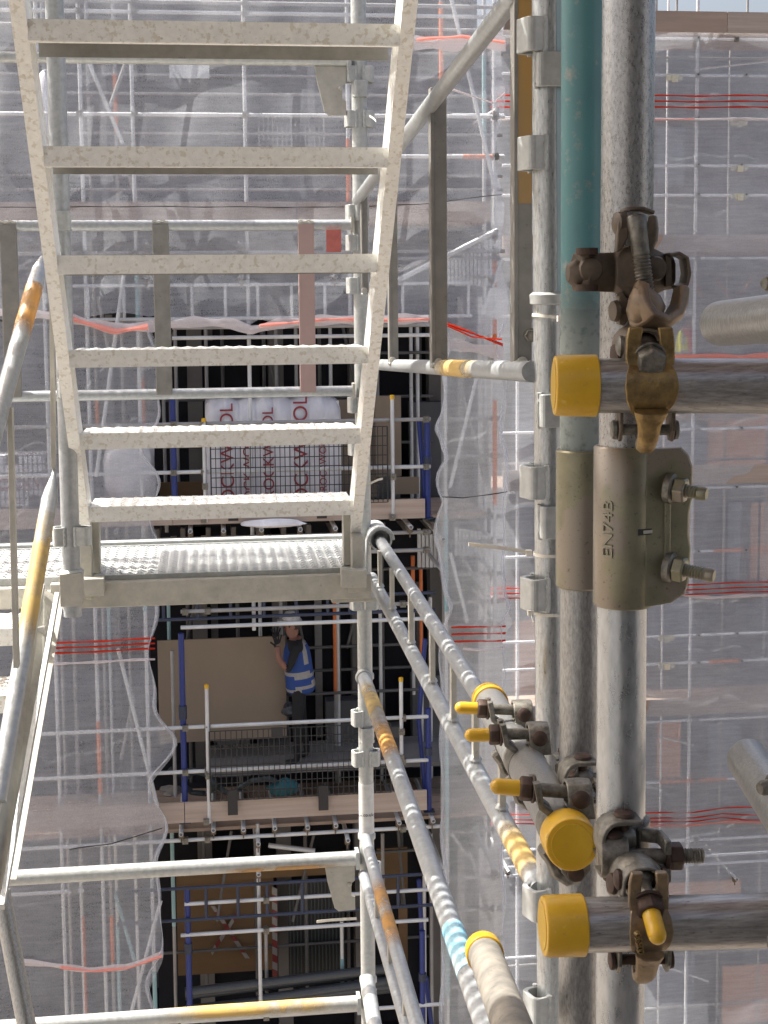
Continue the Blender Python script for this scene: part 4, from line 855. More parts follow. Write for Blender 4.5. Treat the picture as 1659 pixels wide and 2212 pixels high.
# left post with spigot
c1 = at(152, 1150, 3.82); m = MB(); m.tube((c1.x, 3.82, CZ - .86), (c1.x, 3.82, CZ + 1.1), TR, 28); pl_ = m.build('stair_tower_post', galr)
tag(pl_, 'rust-streaked galvanised post on the left, ending in a boxed spigot below the landing', 'scaffold upright', 'stair tower posts')
for y in (1157,): 
    z = at(150, y, 3.82).z; hook(pl_, V((c1.x, 3.82, z)), TR, (-1, -.2, 0), .05, .044, .022); hook(pl_, V((c1.x, 3.82, z)), TR, (1, -.2, 0), .05, .044, .03)
for y in (838, 478): z = at(125, y, 3.82).z; hook(pl_, V((c1.x, 3.82, z)), TR, (.2, -1, 0), .05, .044, .014)
zb = at(152, 1305, 3.82).z; zt = at(152, 1235, 3.82).z; m = MB(); m.aabb((c1.x - .029, 3.82 - .034, zb), (c1.x + .029, 3.82 + .034, zt)); m.build('box_sleeve', galp, pl_, .002)
m = MB(); m.lathe((c1.x, 3.82, zb - .03), Z_, [(0, .018), (.006, .021), (.035, .021)], 20); m.build('spigot', gal, pl_)
m = MB(); m.lathe((c1.x, 3.82, zt - .002), Z_, [(0, .031), (.004, .034), (.010, .027)], 20); m.build('weld', gal, pl_)
# guard frame behind the stair
gf = empty('guardrail', (0, 4.47, CZ - .31), 'guard frame of two level tubes and flat bars behind the stair treads', 'guardrail', 'guard frames of the stair tower')
zt = at(400, 488, 4.5).z; zb = at(400, 849, 4.5).z; xr_ = cp.x - .035
for z in (zt, zb): m = MB(); m.tube((-1.2, 4.47, z), (xr_, 4.47, z), .0168, 20); m.build('rail', galr, gf)
for x0, x1 in ((5, 41), (333, 368), (646, 680)):
    a = at(x0, 660, 4.46).x; c = at(x1, 660, 4.46).x; m = MB(); m.aabb((a, 4.452, zb - .002), (c, 4.474, zt + .004)); o = m.build('flat_bar', barm if x0 < 600 else mat('pinkish_bar', (.42, .29, .27), (.36, .26, .245), .5, .2, 12, bump=.1), gf, .002)
    m = MB(); m.path([(a + (c - a) * i / 6, 4.452, zt + .012 + .003 * math.sin(i * 2)) for i in range(7)], .004, 6); m.build('weld', galp, o)
for z in (zt, zb): m = MB(); m.aabb((xr_, 4.45, z - .025), (xr_ + .008, 4.49, z + .025)); m.build('end_plate', galp, gf, .001)
m = MB(); a = at(704, 496, 4.45); m.aabb((a.x, 4.44, at(704, 545, 4.45).z), (at(736, 496, 4.45).x, 4.446, a.z)); o = m.build('red_label', mat('faded_red', (.50, .14, .12), None, .5, bump=0), gf)
# transom ledgers (level tubes) with gusset plates
for i, (y0, y1, lab, gus) in enumerate(((122, 132, 'level tube behind the top tread with a grey gusset plate at its right end', True), (1886, 1858, 'sunlit level tube across the lower part with a gusset plate at its right end', True), (2204, 2172, 'lowest sunlit level tube, orange rust along its top', False))):
    z = at(600, (y0 * .2 + y1 * .8), 4.48).z; x0 = -1.3 if i != 1 else at(20, 1886, 4.48).x; m = MB(); rr = TR if i else .0168
    m.tube((x0, 4.48, z), (xr_, 4.48, z), rr, 28); o = m.build('ledger_tube', gal); (stain(o, (x0, 4.48, z), (xr_, 4.48, z), *((.58, .98) if i == 1 else (.62, .98)), rr, rustst_u if i == 1 else yelst_t) if i else None); tag(o, lab, 'scaffold tube', 'level tubes of the stair tower')
    m = MB(); m.aabb((xr_ - .006, 4.455, z - .03), (xr_ + .006, 4.505, z + .028)); m.build('end_plate', gal, o, .001)
    if gus:
        gx = xr_ - .008; m = MB(); pts = [(-.098, 0), (-.09, -.05), (-.068, -.14), (-.055, -.152), (0, -.15), (0, -.105), (-.012, -.102), (-.012, -.06), (0, -.05), (0, 0)]
        m.prism([(gx + px, 4.476, z - rr + pz) for px, pz in pts], (0, .006, 0)); gp = m.build('gusset_plate', galp, o, .001)
        m = MB(); m.lathe((gx - .018, 4.474, z - .085), (0, -1, 0), [(0, .008), (.005, .006), (.007, .001)], 12); m.build('rivet', galp, gp)
# right-hand guard frames toward the near post
A0 = at(1182, 0, 2.2); A1 = at(1192, 2212, 2.2)
def Aat(z): t = (z - A0.z) / (A1.z - A0.z); return A0 + (A1 - A0) * t
def rail(parent, p0, Y0, p1, Y1, r, mm=galr): 
    m = MB(); m.tube(at(*p0, Y0), at(*p1, Y1), r, 28); return m.build('rail', mm, parent)
g1 = empty('guardrail', (.5, 3.3, CZ - .25), 'tall guard frame rising toward the near posts, with wide flat bars', 'guardrail', 'guard frames of the stair tower')
rail(g1, (772, 432), 4.46, (1118, -18), 2.32, .0172); r1_ = rail(g1, (822, 788), 4.42, (1150, 803), 2.2, .0172); stain(r1_, at(822, 788, 4.42), at(1150, 803, 2.2), .55, .80, .0172, yelst)
for (xa, xb, ya, yb, Y) in ((930, 965, 190, 795, 3.15), (838, 858, 320, 790, 4.0), (780, 794, 420, 640, 4.4), (1108, 1148, -60, 795, 2.32)):
    a = at(xa, 500, Y); c = at(xb, 500, Y); z0 = at(xa, yb, Y).z; z1 = at(xa, ya, Y).z; m = MB()
    m.aabb((a.x + .006, Y - .006, z0), (c.x, Y + .02, z1)); m.aabb((a.x, Y - .009, z0), (a.x + .007, Y + .023, z1)); o = m.build('flat_bar', barm, g1, .0015)
    m = MB(); q = at((xa + xb) / 2, yb - 12, Y - .01); m.lathe(q, (0, -1, 0), [(0, .010), (.003, .0095), (.005, .003)], 12); m.build('weld', galp, o)
    m = MB(); m.path([V((a.x + (c.x - a.x) * i / 7, Y - .008, z0 + .006 + .004 * math.sin(i * 2.1))) for i in range(8)], .006, 6); m.build('weld', gal, o)
Y = 2.32; a = at(1108, 300, Y); m = MB(); m.aabb((a.x + .0065, Y - .0075, at(1108, 440, Y).z), (a.x + .030, Y - .0062, at(1108, -60, Y).z)); m.build('paint_strip', ypaint, g1)
g2 = empty('guardrail', (.45, 3.3, CZ - .95), 'low guard frame of two parallel tubes and short bars, striped by sun and shadow', 'guardrail', 'guard frames of the stair tower')
rail(g2, (818, 1163), 4.46, (1162, 1700), 2.2, .0178); r2_ = rail(g2, (803, 1248), 4.46, (1168, 1925), 2.2, .0185); stain(r2_, at(803, 1248, 4.46), at(1168, 1925, 2.2), .88, .99, .0185, yelst)
def on(p0, Y0, p1, Y1, Y): a, b = at(*p0, Y0), at(*p1, Y1); t = (Y - a.y) / (b.y - a.y); return a + (b - a) * t
for Y in (4.25, 3.98, 3.62, 3.28, 3.0, 2.75, 2.5):
    a = on((818, 1163), 4.46, (1162, 1700), 2.2, Y); c = on((803, 1248), 4.46, (1168, 1925), 2.2, Y); m = MB(); m.aabb((c.x - .006, Y - .011, c.z), (c.x + .006, Y + .011, a.z)); o = m.build('flat_bar', galp, g2, .001)
    m = MB(); m.lathe((c.x, Y, c.z + TR - .002), Z_, [(0, .014), (.005, .012), (.010, .007)], 10); m.build('weld', gal, o)
q = at(822, 1166, 4.40); m = MB(); P = [q + V((-.045, 0, -.22)), q + V((-.042, 0, -.06)), q + V((-.04, 0, 0))] + [q + V((.037 * math.cos(R(180 - a)) , 0, .037 * math.sin(R(a)))) for a in range(20, 181, 20)]
m.strip(P, Y_, .03, .008); m.build('end_loop', gal, g2)
m = MB(); dd = (at(1162, 1700, 2.2) - at(818, 1163, 4.46)).normalized(); m.pipe(q - dd * .16, q + dd * .005, .037, .006, 24); m.build('socket', gal, g2)
g3 = empty('guardrail', (.45, 3.3, CZ - 1.4), 'single lower guard tube running toward the viewer, patch of blue paint near its end', 'guardrail', 'guard frames of the stair tower')
P0, P1 = at(787, 1466, 4.46), at(1092, 2330, 2.1); m = MB(); m.tube(P0, P1, .0215, 28); r3 = m.build('rail', galr, g3); stain(r3, P0, P1, .03, .22, .0215, yelst); stain(r3, P0, P1, .18, .36, .0215)
m = MB(); d = (P1 - P0); m.tube(P0 + d * .775, P0 + d * .855, .0222, 28); m.build('paint_patch', mat('sky_blue_paint', (.16, .42, .55), (.45, .55, .58), .45, 0, 14, bump=.1), r3)
m = MB(); m.lathe(P0, -d, [(0, .026), (.02, .028), (.03, .012)], 20); m.build('end_stop', gal, g3)
g4 = empty('guardrail', (.45, 3.3, CZ - 1.9), 'lowest guard frame of two tubes joined by thin bars, orange rust on the upper tube', 'guardrail', 'guard frames of the stair tower')
r4 = rail(g4, (789, 1812), 4.46, (925, 2300), 3.1, .0185); stain(r4, at(789, 1812, 4.46), at(925, 2300, 3.1), .24, .60, .0185); rail(g4, (785, 1890), 4.46, (900, 2290), 3.3, .0172)
for Y in (4.1, 3.8, 3.5):
    a = on((789, 1812), 4.46, (925, 2300), 3.1, Y); c = on((785, 1890), 4.46, (900, 2290), 3.3, Y); m = MB(); m.aabb((c.x - .006, Y - .01, c.z), (c.x + .006, Y + .01, a.z)); m.build('flat_bar', galp, g4, .001)
m = MB(); m.tube(at(793, 2118, 4.46), at(822, 2300, 4.0), TR, 24); tag(m.build('guard_tube', gal), 'short guard tube starting at the post at the very bottom, pale blue-grey', 'scaffold tube')
# left handrails and lower stair
lh = empty('handrail', at(60, 700, 3.5), 'upper left handrail tube with orange rust marks sloping down off the frame', 'handrail', 'left handrails')
a, c = at(92, 556, 3.62), at(-40, 1030, 3.15); m = MB(); d = c - a; m.path([a, a + d * .06, a + d * .14, c], [.006, .017, .0205, .0205], 20); q = m.build('rail', galr, lh); stain(q, a, c, .15, .40, .0205)
lh2 = empty('handrail', at(80, 1300, 3.5), 'lower left handrail tube with a flattened top end and an orange streak', 'handrail', 'left handrails')
a, c = at(119, 1008, 3.72), at(-6, 1730, 3.2); d = c - a; m = MB(); m.path([a, a + d * .035, a + d * .075, a + d * .11, c], [.005, .007, .016, .0205, .0205], 20); o = m.build('rail', galr, lh2)
stain(o, a, c, .16, .60, .0205, yelst)
for i, (x0, y0, x1, y1, w_, Y) in enumerate(((22, 880, 36, 1440, 11, 3.3), (112, 640, 116, 1012, 9, 3.72))):
    a = at(x0, y0, Y); c = at(x1, y1, Y); m = MB(); m.bar(a, c, w_ * Y / F, .03); m.build('flat_bar', galp, lh if i else lh2, .001)
ls = empty('stair_flight', at(40, 1600, 3.6), 'lower stair flight at the left edge descending toward the viewer', 'stair')
for i, (p0, p1) in enumerate((((92, 1266), (-30, 1870)), ((124, 1284), (4, 1960)))):
    m = MB(); m.bar(at(*p0, 3.95 - .02 * i), at(*p1, 3.05), .012, .018); m.build('stringer_edge', gal, ls, .001)
m = MB(); m.add([at(94, 1270, 3.97), at(122, 1288, 3.97), at(2, 1956, 3.08), at(-28, 1870, 3.08)], [(0, 1, 2, 3)]); o = m.build('stringer_web', galp, ls); so_ = o.modifiers.new('solid', 'SOLIDIFY'); so_.thickness = .003
m = MB(); m.bar(at(118, 1276, 4.05), at(6, 1900, 3.2), .004, .06, Y_); o = m.build('side_plate', galp, ls)
for i, y in enumerate((1352, 1495, 1655, 1830)):
    Yt = 3.95 - .13 * i - .1; xr2 = at(98 - 26 * i, y, Yt).x; z = at(90, y, Yt).z; m = MB(); slotplate(m, xr2 - .6, xr2, Yt - .02, Yt + .17, z, .003, .034, .03); m.aabb((xr2 - .6, Yt - .026, z - .045), (xr2, Yt - .021, z + .002)); m.build('tread', tread_m, ls)
m = MB(); m.tube(at(2, 1925, 3.15), at(66, 2260, 3.05), .0205, 24); tag(m.build('guard_tube', gold_), 'dull grey tube crossing the lower left corner, leaning right', 'scaffold tube')

# zip ties
def tie_tail(m, a, b, w_=.0045): m.strip([a, (V(a) * 2 + V(b)) / 3 + V((0, 0, .002)), (V(a) + V(b) * 2) / 3 + V((0, 0, .001)), b], Z_, w_, .0016)
def zip_tie(label, c, r, head, tail=None, tilt=0):
    e = MB(); e.lathe(V(c) - Z_ * .0025, V((tilt, 0, 1)), [(0, r), (0, r + .0016), (.005, r + .0016), (.005, r)], 28); o = e.build('cable_tie', white); tag(o, label, 'cable tie', 'white cable ties')
    m = MB(); m.box(head, (.0045, 0, 0), (0, .004, 0), (0, 0, .0045)); m.build('tie_head', white, o)
    if tail: m = MB(); tie_tail(m, head, tail, .006); m.build('tail', white, o)

# ================================================================ NEAR: posts on the right
a0, a1 = at(1182, -60, 2.2), at(1192, 2290, 2.2); m = MB(); m.tube(a1, a0, TR, 40); pa = tag(m.build('near_upright', gva), 'silver upright with welded hooks, leftmost of the three near posts', 'scaffold upright', 'three near uprights')
for (x, y, d_) in ((0, 80, (-1, -.35, 0)), (0, 333, (-1, -.35, 0)), (0, 1038, (-1, -.35, 0)), (0, 1278, (-1, -.35, 0)), (0, 1940, (-1, -.35, 0)), (0, 2168, (-1, -.35, 0)), (1, 156, (-.05, -1, 0)), (1, 884, (.05, -1, 0)), (1, 1122, (.05, -1, 0))):
    c = Aat(at(1187, y, 2.2).z); hook(pa, c, TR, d_, .052, .046, .022 if not x else .012, gal)
c = Aat(at(1183, 645, 2.2).z); m = MB(); m.lathe(c, Z_, [(-.010, TR), (-.008, TR + .005), (.006, TR + .006), (.010, TR + .001)], 32); m.build('collar', gal, pa)
a = Aat(at(1182, -40, 2.2).z); b_ = Aat(at(1182, 640, 2.2).z); m = MB(); m.strip([b_ + V((.0135, -.0209, 0)), a + V((.0135, -.0209, 0))], V((1, .55, 0)), .011, .0006); m.build('paint_streak', mat('blue_grey_paint', (.22, .36, .40), (.34, .42, .44), .45, .2, 30, st=(1, 1, .2), bump=.2), pa)
c = Aat(at(1183, 1196, 2.2).z); zip_tie('cable tie with a long tail pointing left from the silver upright', c, TR + .001, at(1142, 1194, 2.17), at(1013, 1176, 2.14))
c = Aat(at(1183, 684, 2.2).z); zip_tie('cable tie round the silver upright just below its collar', c, TR + .001, at(1210, 688, 2.16), None, .12)
c = Aat(at(1183, 1322, 2.2).z); zip_tie('cable tie round the silver upright below the fourth hook', c, TR + .001, at(1146, 1324, 2.17), at(1154, 1346, 2.16))
m = MB(); tie_tail(m, at(684, 1991, 4.4), at(770, 1984, 4.44), .009); tag(m.build('cable_tie', white), 'white cable tie tail sticking out left of the landing post, near the bottom', 'cable tie', 'white cable ties')
m = MB(); tie_tail(m, at(826, 1034, 3.9), at(796, 1046, 3.95), .006); tag(m.build('cable_tie', white), 'white cable tie tail poking out right of the stair foot', 'cable tie', 'white cable ties')
m = MB(); tie_tail(m, at(812, 262, 4.3), at(798, 250, 4.35), .006); tag(m.build('cable_tie', white), 'white cable tie tail by the post near the second tread', 'cable tie', 'white cable ties')
q = at(1146, 724, 2.28); m = MB(); m.lathe(q, (-.25, -1, 0), [(0, .012), (.003, .012)], 16); m.hexn(q + V((0, -.003, 0)), (-.25, -1, 0), .010, .009); tag(m.build('hex_bolt', iron), 'hex bolt head fixing the guard frame beside the silver upright', 'bolt')
# B
YB = 1.6; bt, bm_, bb = at(1259, -60, YB), at(1256, 975, YB), at(1249, 2290, YB); r = TR
m = MB(); m.tube(bm_ - Z_ * .0, bt, r, 40); pb = tag(m.build('near_upright', teal), 'teal painted upright, middle of the three near posts, worn bare lower down', 'scaffold upright', 'three near uprights')
zc = at(1256, 840, YB).z; m = MB(); m.tube((bm_.x, YB, bm_.z - .01), (bm_.x, YB, zc), r + .0006, 40); m.build('worn_section', teal_old, pb)
z9 = at(1256, 560, YB).z; m = MB(); m.lathe((bm_.x, YB, zc - .16), Z_, [((z9 - zc + .16) * k / 6, r + .0009) for k in range(7)], 40); m.build('worn_section', wornst, pb)
m = MB(); m.tube(bb, V((bm_.x, YB, bm_.z - .12)), r, 40); pb2 = tag(m.build('near_upright', gold_), 'weathered grey lower half of the middle near post, below the sleeve', 'scaffold upright', 'three near uprights')
zt, zb = at(1262, 970, YB).z, at(1262, 1266, YB).z; m = MB(); m.lathe((bm_.x + .001, YB, zb), Z_, [(0, .0285), (.002, .0305), (zt - zb - .002, .0305), (zt - zb, .0285)], 44); sb_ = tag(m.build('splice_sleeve', sleeve), 'plain olive zinc sleeve coupler on the middle near post', 'sleeve coupler', 'sleeve couplers on the near posts')
# C
YC = 1.29; ct, cm, cb = at(1349, -60, YC), at(1348, 1100, YC), at(1345, 2290, YC)
m = MB(); m.tube(V((cm.x, YC, cm.z)), V((cm.x + .001, YC, ct.z)), TR, 48); pc = tag(m.build('near_upright', gv), 'thick dull silver upright nearest the viewer, above the bolted sleeve', 'scaffold upright', 'three near uprights')
m = MB(); m.tube(V((cb.x, YC + .01, cb.z)), V((cm.x - .002, YC, cm.z - .005)), .0236, 48)
pc2 = tag(m.build('near_upright', mat('galvanised_clean', (.50, .52, .53), (.33, .345, .355), .30, .75, 130, st=(1, 1, .3), dirt=(.08, .08, .08), dirt_amt=-.015, dirt_sc=160, bump=.12)), 'bright clean lower half of the nearest post, below the bolted sleeve', 'scaffold upright', 'three near uprights')
zt, zb = at(1340, 962, YC).z, at(1340, 1306, YC).z; H_ = zt - zb
e = empty('splice_sleeve', (cm.x, YC, zb), 'bolted olive zinc sleeve coupler with a flange on the nearest post', 'sleeve coupler', 'sleeve couplers on the near posts')
m = MB(); m.lathe((cm.x + .0, YC, zb), Z_, [(0, .027), (.002, .0288), (H_ - .002, .0288), (H_, .027)], 56); m.build('shell', sleeve, e)
x0 = cm.x + .012; fl = []; pts = [(0, .002), (.03, .004), (.046, .012), (.050, .024), (.052, H_ * .36), (.0495, H_ * .45), (.0495, H_ * .58), (.053, H_ * .68), (.053, H_ - .02), (.048, H_ - .008), (.040, H_ - .001), (0, H_ - .001)]
def FX(px_, lift): return V((x0 + px_ * .93, YC - .0262 + px_ * .18 - lift, 0))
m = MB(); A_ = []; 
for px_, pz_ in pts: v_ = FX(px_, 0); v_.z = zb + pz_; A_.append(v_)
m.prism(A_, (0.0012, .006, 0)); fo = m.build('flange', sleeve, e, .0022)
m = MB(); q = FX(.025, .0005); m.box((q.x, q.y, zb + H_ * .5), (.0032, .0006, 0), (0, .0014, 0), (0, 0, H_ * .19)); m.build('pressed_rib', sleeve, fo, .0012)
for hz in (.255, .745):
    q = FX(.028, .001); q.z = zb + H_ * hz; dn = V((.80, -.60, -.10)).normalized()
    m = MB(); m.lathe(q - dn * .004, dn, [(0, .014), (.006, .0145), (.008, .012)], 24); m.build('washer', iron, fo)
    m = MB(); m.hexn(q + dn * .004, dn, .0125, .011); m.build('nut', sleeve, fo, .0008)
    m = MB(); m.thread(q + dn * .014, dn, .022 if hz < .5 else .012, .0066); m.lathe(q + dn * (.034 if hz < .5 else .026), dn, [(0, .0062), (.006, .0064), (.0085, .0052)], 18); m.build('bolt', sleeve, fo)
m = MB(); q = V((cm.x + .013, YC - .0262, zb + H_ * .485)); m.box(q, (.0078, .0025, 0), (0, .0006, 0), (0, 0, .0028)); m.build('slot', ink, e); m = MB(); m.box(q + V((.002, -.0004, 0)), (.0048, .0014, 0), (0, .0006, 0), (0, 0, .0016)); m.build('slot_tab', galp, e, .0005)
text('embossing', 'EN74B', .0155, Matrix.Translation((cm.x - .0212, YC - .0205, zb + H_ * .50)) @ Matrix.Rotation(R(-46), 4, 'Z') @ Matrix.Rotation(R(90), 4, 'X') @ Matrix.Rotation(R(90), 4, 'Z'), mat('embossed_zinc', (.30, .29, .22), None, .35, .7, bump=.2), e, .0008, 1.25)

def ycap(parent, c, d, r=.0268, l=.034):
    m = MB(); d = V(d).normalized(); m.lathe(c, d, [(-.004, r - .0035), (-.0035, r - .001), (-.001, r), (l * .55, r + .0004), (l - .001, r + .0006), (l, r - .0008), (l, r - .003)], 48)
    m.lathe(V(c) - d * .004, d, [(0, r * .80), (-.0006, r * .78), (-.0006, .001)], 40); return m.build('end_cap', yel, parent, .0006)
# D and E: level tubes coming from the right
def near_h(label, pL, pR, YY, YR_, group):
    a, c = at(*pL, YY), at(*pR, YR_); m = MB(); m.tube(a, c + (c - a) * .3, TR, 48); o = tag(m.build('near_rail', gh), label, 'scaffold tube', group); ycap(o, a, c - a); return o, a, c
dD, dDa, dDc = near_h('upper near level tube with a yellow end cap on its left end', (1206, 833), (1659, 834), 1.215, 1.19, 'near level tubes with yellow caps')
dE, dEa, dEc = near_h('lower near level tube with a yellow end cap on its left end', (1181, 2000), (1659, 1988), 1.21, 1.20, 'near level tubes with yellow caps')
ee = at(1645, 2010, 1.19); text('embossing', 'EN', .014, Matrix.Translation((ee.x + .004, ee.y - .0235, ee.z)) @ Matrix.Rotation(R(90), 4, 'X'), gh, dE, .0008)
# G and H
a, c = at(1235, 1823, 1.34), at(1056, 1512, 2.12); m = MB(); m.tube(a, c, TR, 48); dG = tag(m.build('near_tube', gold_), 'near tube pointing at the viewer with a round yellow cap face', 'scaffold tube', 'near tubes pointing at the viewer'); ycap(dG, a, c - a); ycap(dG, c, a - c)
Ga, Gc = a, c; Gd = (c - a).normalized()
a, c = at(1044, 2052, 1.93), at(1235, 2560, 1.15); m = MB(); m.tube(a, c, TR, 48); dH = tag(m.build('near_tube', mat('galvanised_crusted', (.34, .31, .26), (.13, .125, .115), .6, .25, 26, dirt=(.06, .057, .052), dirt_amt=.05, dirt_sc=60, bump=.7)), 'crusty grey tube with a yellow ring cap at the bottom edge', 'scaffold tube', 'near tubes pointing at the viewer'); ycap(dH, a, c - a, .0266, .03)
# right stubs
a, c = at(1556, 699, 1.47), at(1800, 676, 1.20); m = MB(); m.lathe(a, c - a, [(-.001, .012), (0, TR - .003), (.002, TR)] + [(.3, TR)], 40); s1 = tag(m.build('near_stub', gold_), 'end of a weathered tube entering from the right edge, upper', 'scaffold tube', 'tube ends at the right edge')
a, c = at(1616, 1640, 1.5), at(1790, 1900, 1.12); m = MB(); m.lathe(a, c - a, [(-.001, .012), (0, TR - .003), (.002, TR)] + [(.45, TR)], 40); s2 = tag(m.build('near_stub', gold_), 'end of a weathered tube slanting in from the right edge, lower', 'scaffold tube', 'tube ends at the right edge')
for i, (x, y) in enumerate(((1655, 612), (1645, 1703))):
    q = at(x, y, 1.28); m = MB(); m.lathe(q + V((-.002, 0, 0)), (1, .3, 0), [(0, .0055), (.004, .0075), (.012, .0075)], 14); m.hexn(q + V((.010, .003, 0)), (1, .3, 0), .012, .012); tag(m.build('coupler_bolt', iron), 'bolt tip at the right edge of the view, ' + ('upper' if i == 0 else 'lower'), 'bolt', 'bolt tips at the right edge')

# couplers
def coupler(label, c, ax, n, u, mm, capped=False, tilt=0, dark_=None, bolt=.045, hingex=.021, group='double couplers on the near posts', wide=1., nutm=None, th=.0055, nz=.022):
    M = mframe(c, ax, n, u); e = empty('scaffold_coupler', c, label, 'coupler', group); r = TR; dk = dark_ or iron; nm = nutm or rust
    m = MB(M); m.arc(r + .001, -80, 62, [.022 * wide, .030 * wide, .038 * wide, .041 * wide, .038 * wide, .032 * wide], th, .0035, 20)
    ez = nz - .022
    for q in (-1, 1): m.strip([(q * .012 * wide, r * .72, r * .66), (q * .013 * wide, r + .003, r * .56 + ez * .8), (q * .0125 * wide, r + .018, r * .52 + ez), (q * .011 * wide, r + .028, r * .58 + ez)], (1, 0, 0), .011 * wide, .007)
    fl = m.build('flap', mm, e, .0012)
    m = MB(M); m.arc(r + .001, 100, 250, .046, .0045, .001, 16); m.build('saddle', dk, e, .001)
    m = MB(M); m.strip([(0, -r * .72, r * .78), (0, -r - .006, r * .42), (0, -r - .018, .006), (0, -r - .025, -.004), (0, -r - .022, -.014)], (1, 0, 0), [.026 * wide, .021, .018, .017, .014], .0075, .0022); m.build('flap_tail', mm, fl, .001)
    for q in (-1, 1):
        m = MB(M); pts = [(q * hingex, -r + .004, .006), (q * hingex, -r - .014, .006), (q * hingex, -r - .024, -.002), (q * hingex, -r - .024, -.014), (q * hingex, -r - .012, -.024), (q * hingex, -r + .006, -.024), (q * hingex, -r + .008, -.010)]
        m.prism(pts, (q * .0035, 0, 0)); m.build('hinge_ear', dk, e, .001)
    m = MB(M); hp_ = -r - .014
    m.lathe((-hingex - .009, hp_, -.008), (1, 0, 0), [(0, .006), (.001, .0085), (.004, .009), (.0045, .005), (2 * hingex + .0135, .005), (2 * hingex + .014, .009), (2 * hingex + .017, .0085), (2 * hingex + .018, .005)], 18)
    m.build('hinge_pin', nm, e)
    T = M @ Matrix.Translation((0, r + .013, -.016)) @ Matrix.Rotation(R(tilt), 4, 'X')
    m = MB(M)                                           # clevis: bent plate with two cheeks
    U = []
    for k in range(9): a_ = R(180 * k / 8); U.append((.0165 * math.cos(a_), r + .013 + .011 * math.sin(a_), -.016))
    U = [(.0175, r - .010, -.018)] + U + [(-.0175, r - .010, -.018)]
    m.strip(U, (0, 0, 1), .026, -.0038 * -1); m.build('clevis', dk, e, .001)
    m = MB(M); m.lathe((-.0255, r + .011, -.016), (1, 0, 0), [(0, .004), (.001, .007), (.003, .0095), (.006, .0095), (.0062, .005), (.0448, .005), (.045, .0095), (.048, .0095), (.050, .007), (.051, .004)], 18); m.build('clevis_pin', nm, e)
    m = MB(T); m.tube((0, 0, 0), (0, 0, nz + .004), .0072, 18); m.lathe((0, 0, -.010), (0, 0, 1), [(0, .001), (.002, .006), (.006, .0095), (.010, .0112), (.015, .0098), (.019, .0068)], 18); m.thread((0, 0, nz + .003), (0, 0, 1), bolt - .010, .0072); m.lathe((0, 0, nz + bolt - .009), (0, 0, 1), [(0, .0064), (.002, .005)], 16); bo = m.build('bolt', dk, e)
    m = MB(T); m.lathe((0, 0, nz + .0045), (0, 0, 1), [(0, .0125), (.001, .0145), (.0035, .0142)], 24); m.hexn((0, 0, nz + .008), (0, 0, 1), .0132, .013); m.build('nut', nm, e, .0008)
    if capped:
        m = MB(T); pr = [(0, .0084), (.024, .0082)]
        for k in range(1, 7): a_ = R(90 * k / 6); pr.append((.024 + .0085 * math.sin(a_), max(.0082 * math.cos(a_), .0005)))
        m.lathe((0, 0, nz + .019), (0, 0, 1), pr, 24); m.build('bolt_cap', yel, e)
    return e
pD = at(1397, 836, 1.206); coupler('gold coupler clamping the upper level tube to the nearest post', V((pD.x, dDa.y + (dDc.y - dDa.y) * .42, pD.z)), dDc - dDa, (0, -1, 0), (0, 0, 1), brass, False, 22, brown, .026, group='double couplers on the near posts', wide=1.15, nutm=iron)
pE = at(1392, 1994, 1.206); cE = coupler('bronze coupler with a yellow bolt cap on the lower level tube', V((pE.x, dEa.y + (dEc.y - dEa.y) * .42, pE.z)), dEc - dEa, (0, -1, 0), (0, 0, 1), mat('coupler_bronze', (.30, .22, .13), (.15, .11, .075), .45, .6, 80, dirt=(.06, .045, .035), dirt_amt=.03, dirt_sc=70, bump=.9), True, 26, iron, .03)
mb = mat('coupler_letters', (.36, .26, .12), None, .4, .7, bump=.2)
q = at(1381, 2036, 1.1755); text('embossing', '00550', .0080, Matrix.Translation(q) @ Matrix.Rotation(R(90), 4, 'X') @ Matrix.Rotation(R(100), 4, 'Z'), mb, cE, .003)
def Gp(Y): t = (Y - Ga.y) / (Gc.y - Ga.y); return Ga + (Gc - Ga) * t
coupler('grey coupler nearest the round yellow cap, bolt cap pointing left', Gp(1.395), Gd, (-1, 0, 0), (0, 0, 1), iron, True, -6, wide=1.35, th=[.010, .015, .019, .023, .028, .034], nz=.040)
coupler('middle grey coupler of three on the tube pointing at the viewer', Gp(1.69), Gd, (-1, 0, 0), (0, 0, 1), iron, True, 0, wide=1.35, th=[.010, .015, .019, .023, .028, .034], nz=.040)
coupler('farthest grey coupler of three on the tube pointing at the viewer, sunlit cap', Gp(1.84), Gd, (-1, 0, 0), (0, 0, 1), iron, True, -4, wide=1.25, th=[.009, .013, .016, .019, .023, .028], nz=.040)
coupler('dark coupler gripping the nearest post from the front, bolt pointing right', at(1347, 1817, YC + .002), (0, 0, 1), (1, -.12, 0), (0, -1, 0), iron, False, 0, iron, .048, wide=1.2, th=.008, nz=.044)
coupler('coupler gripping the middle near post behind the bright one', at(1252, 1690, YB), (0, 0, 1), (1, 0, 0), (0, -1, 0), iron, False, 0, iron, .04)
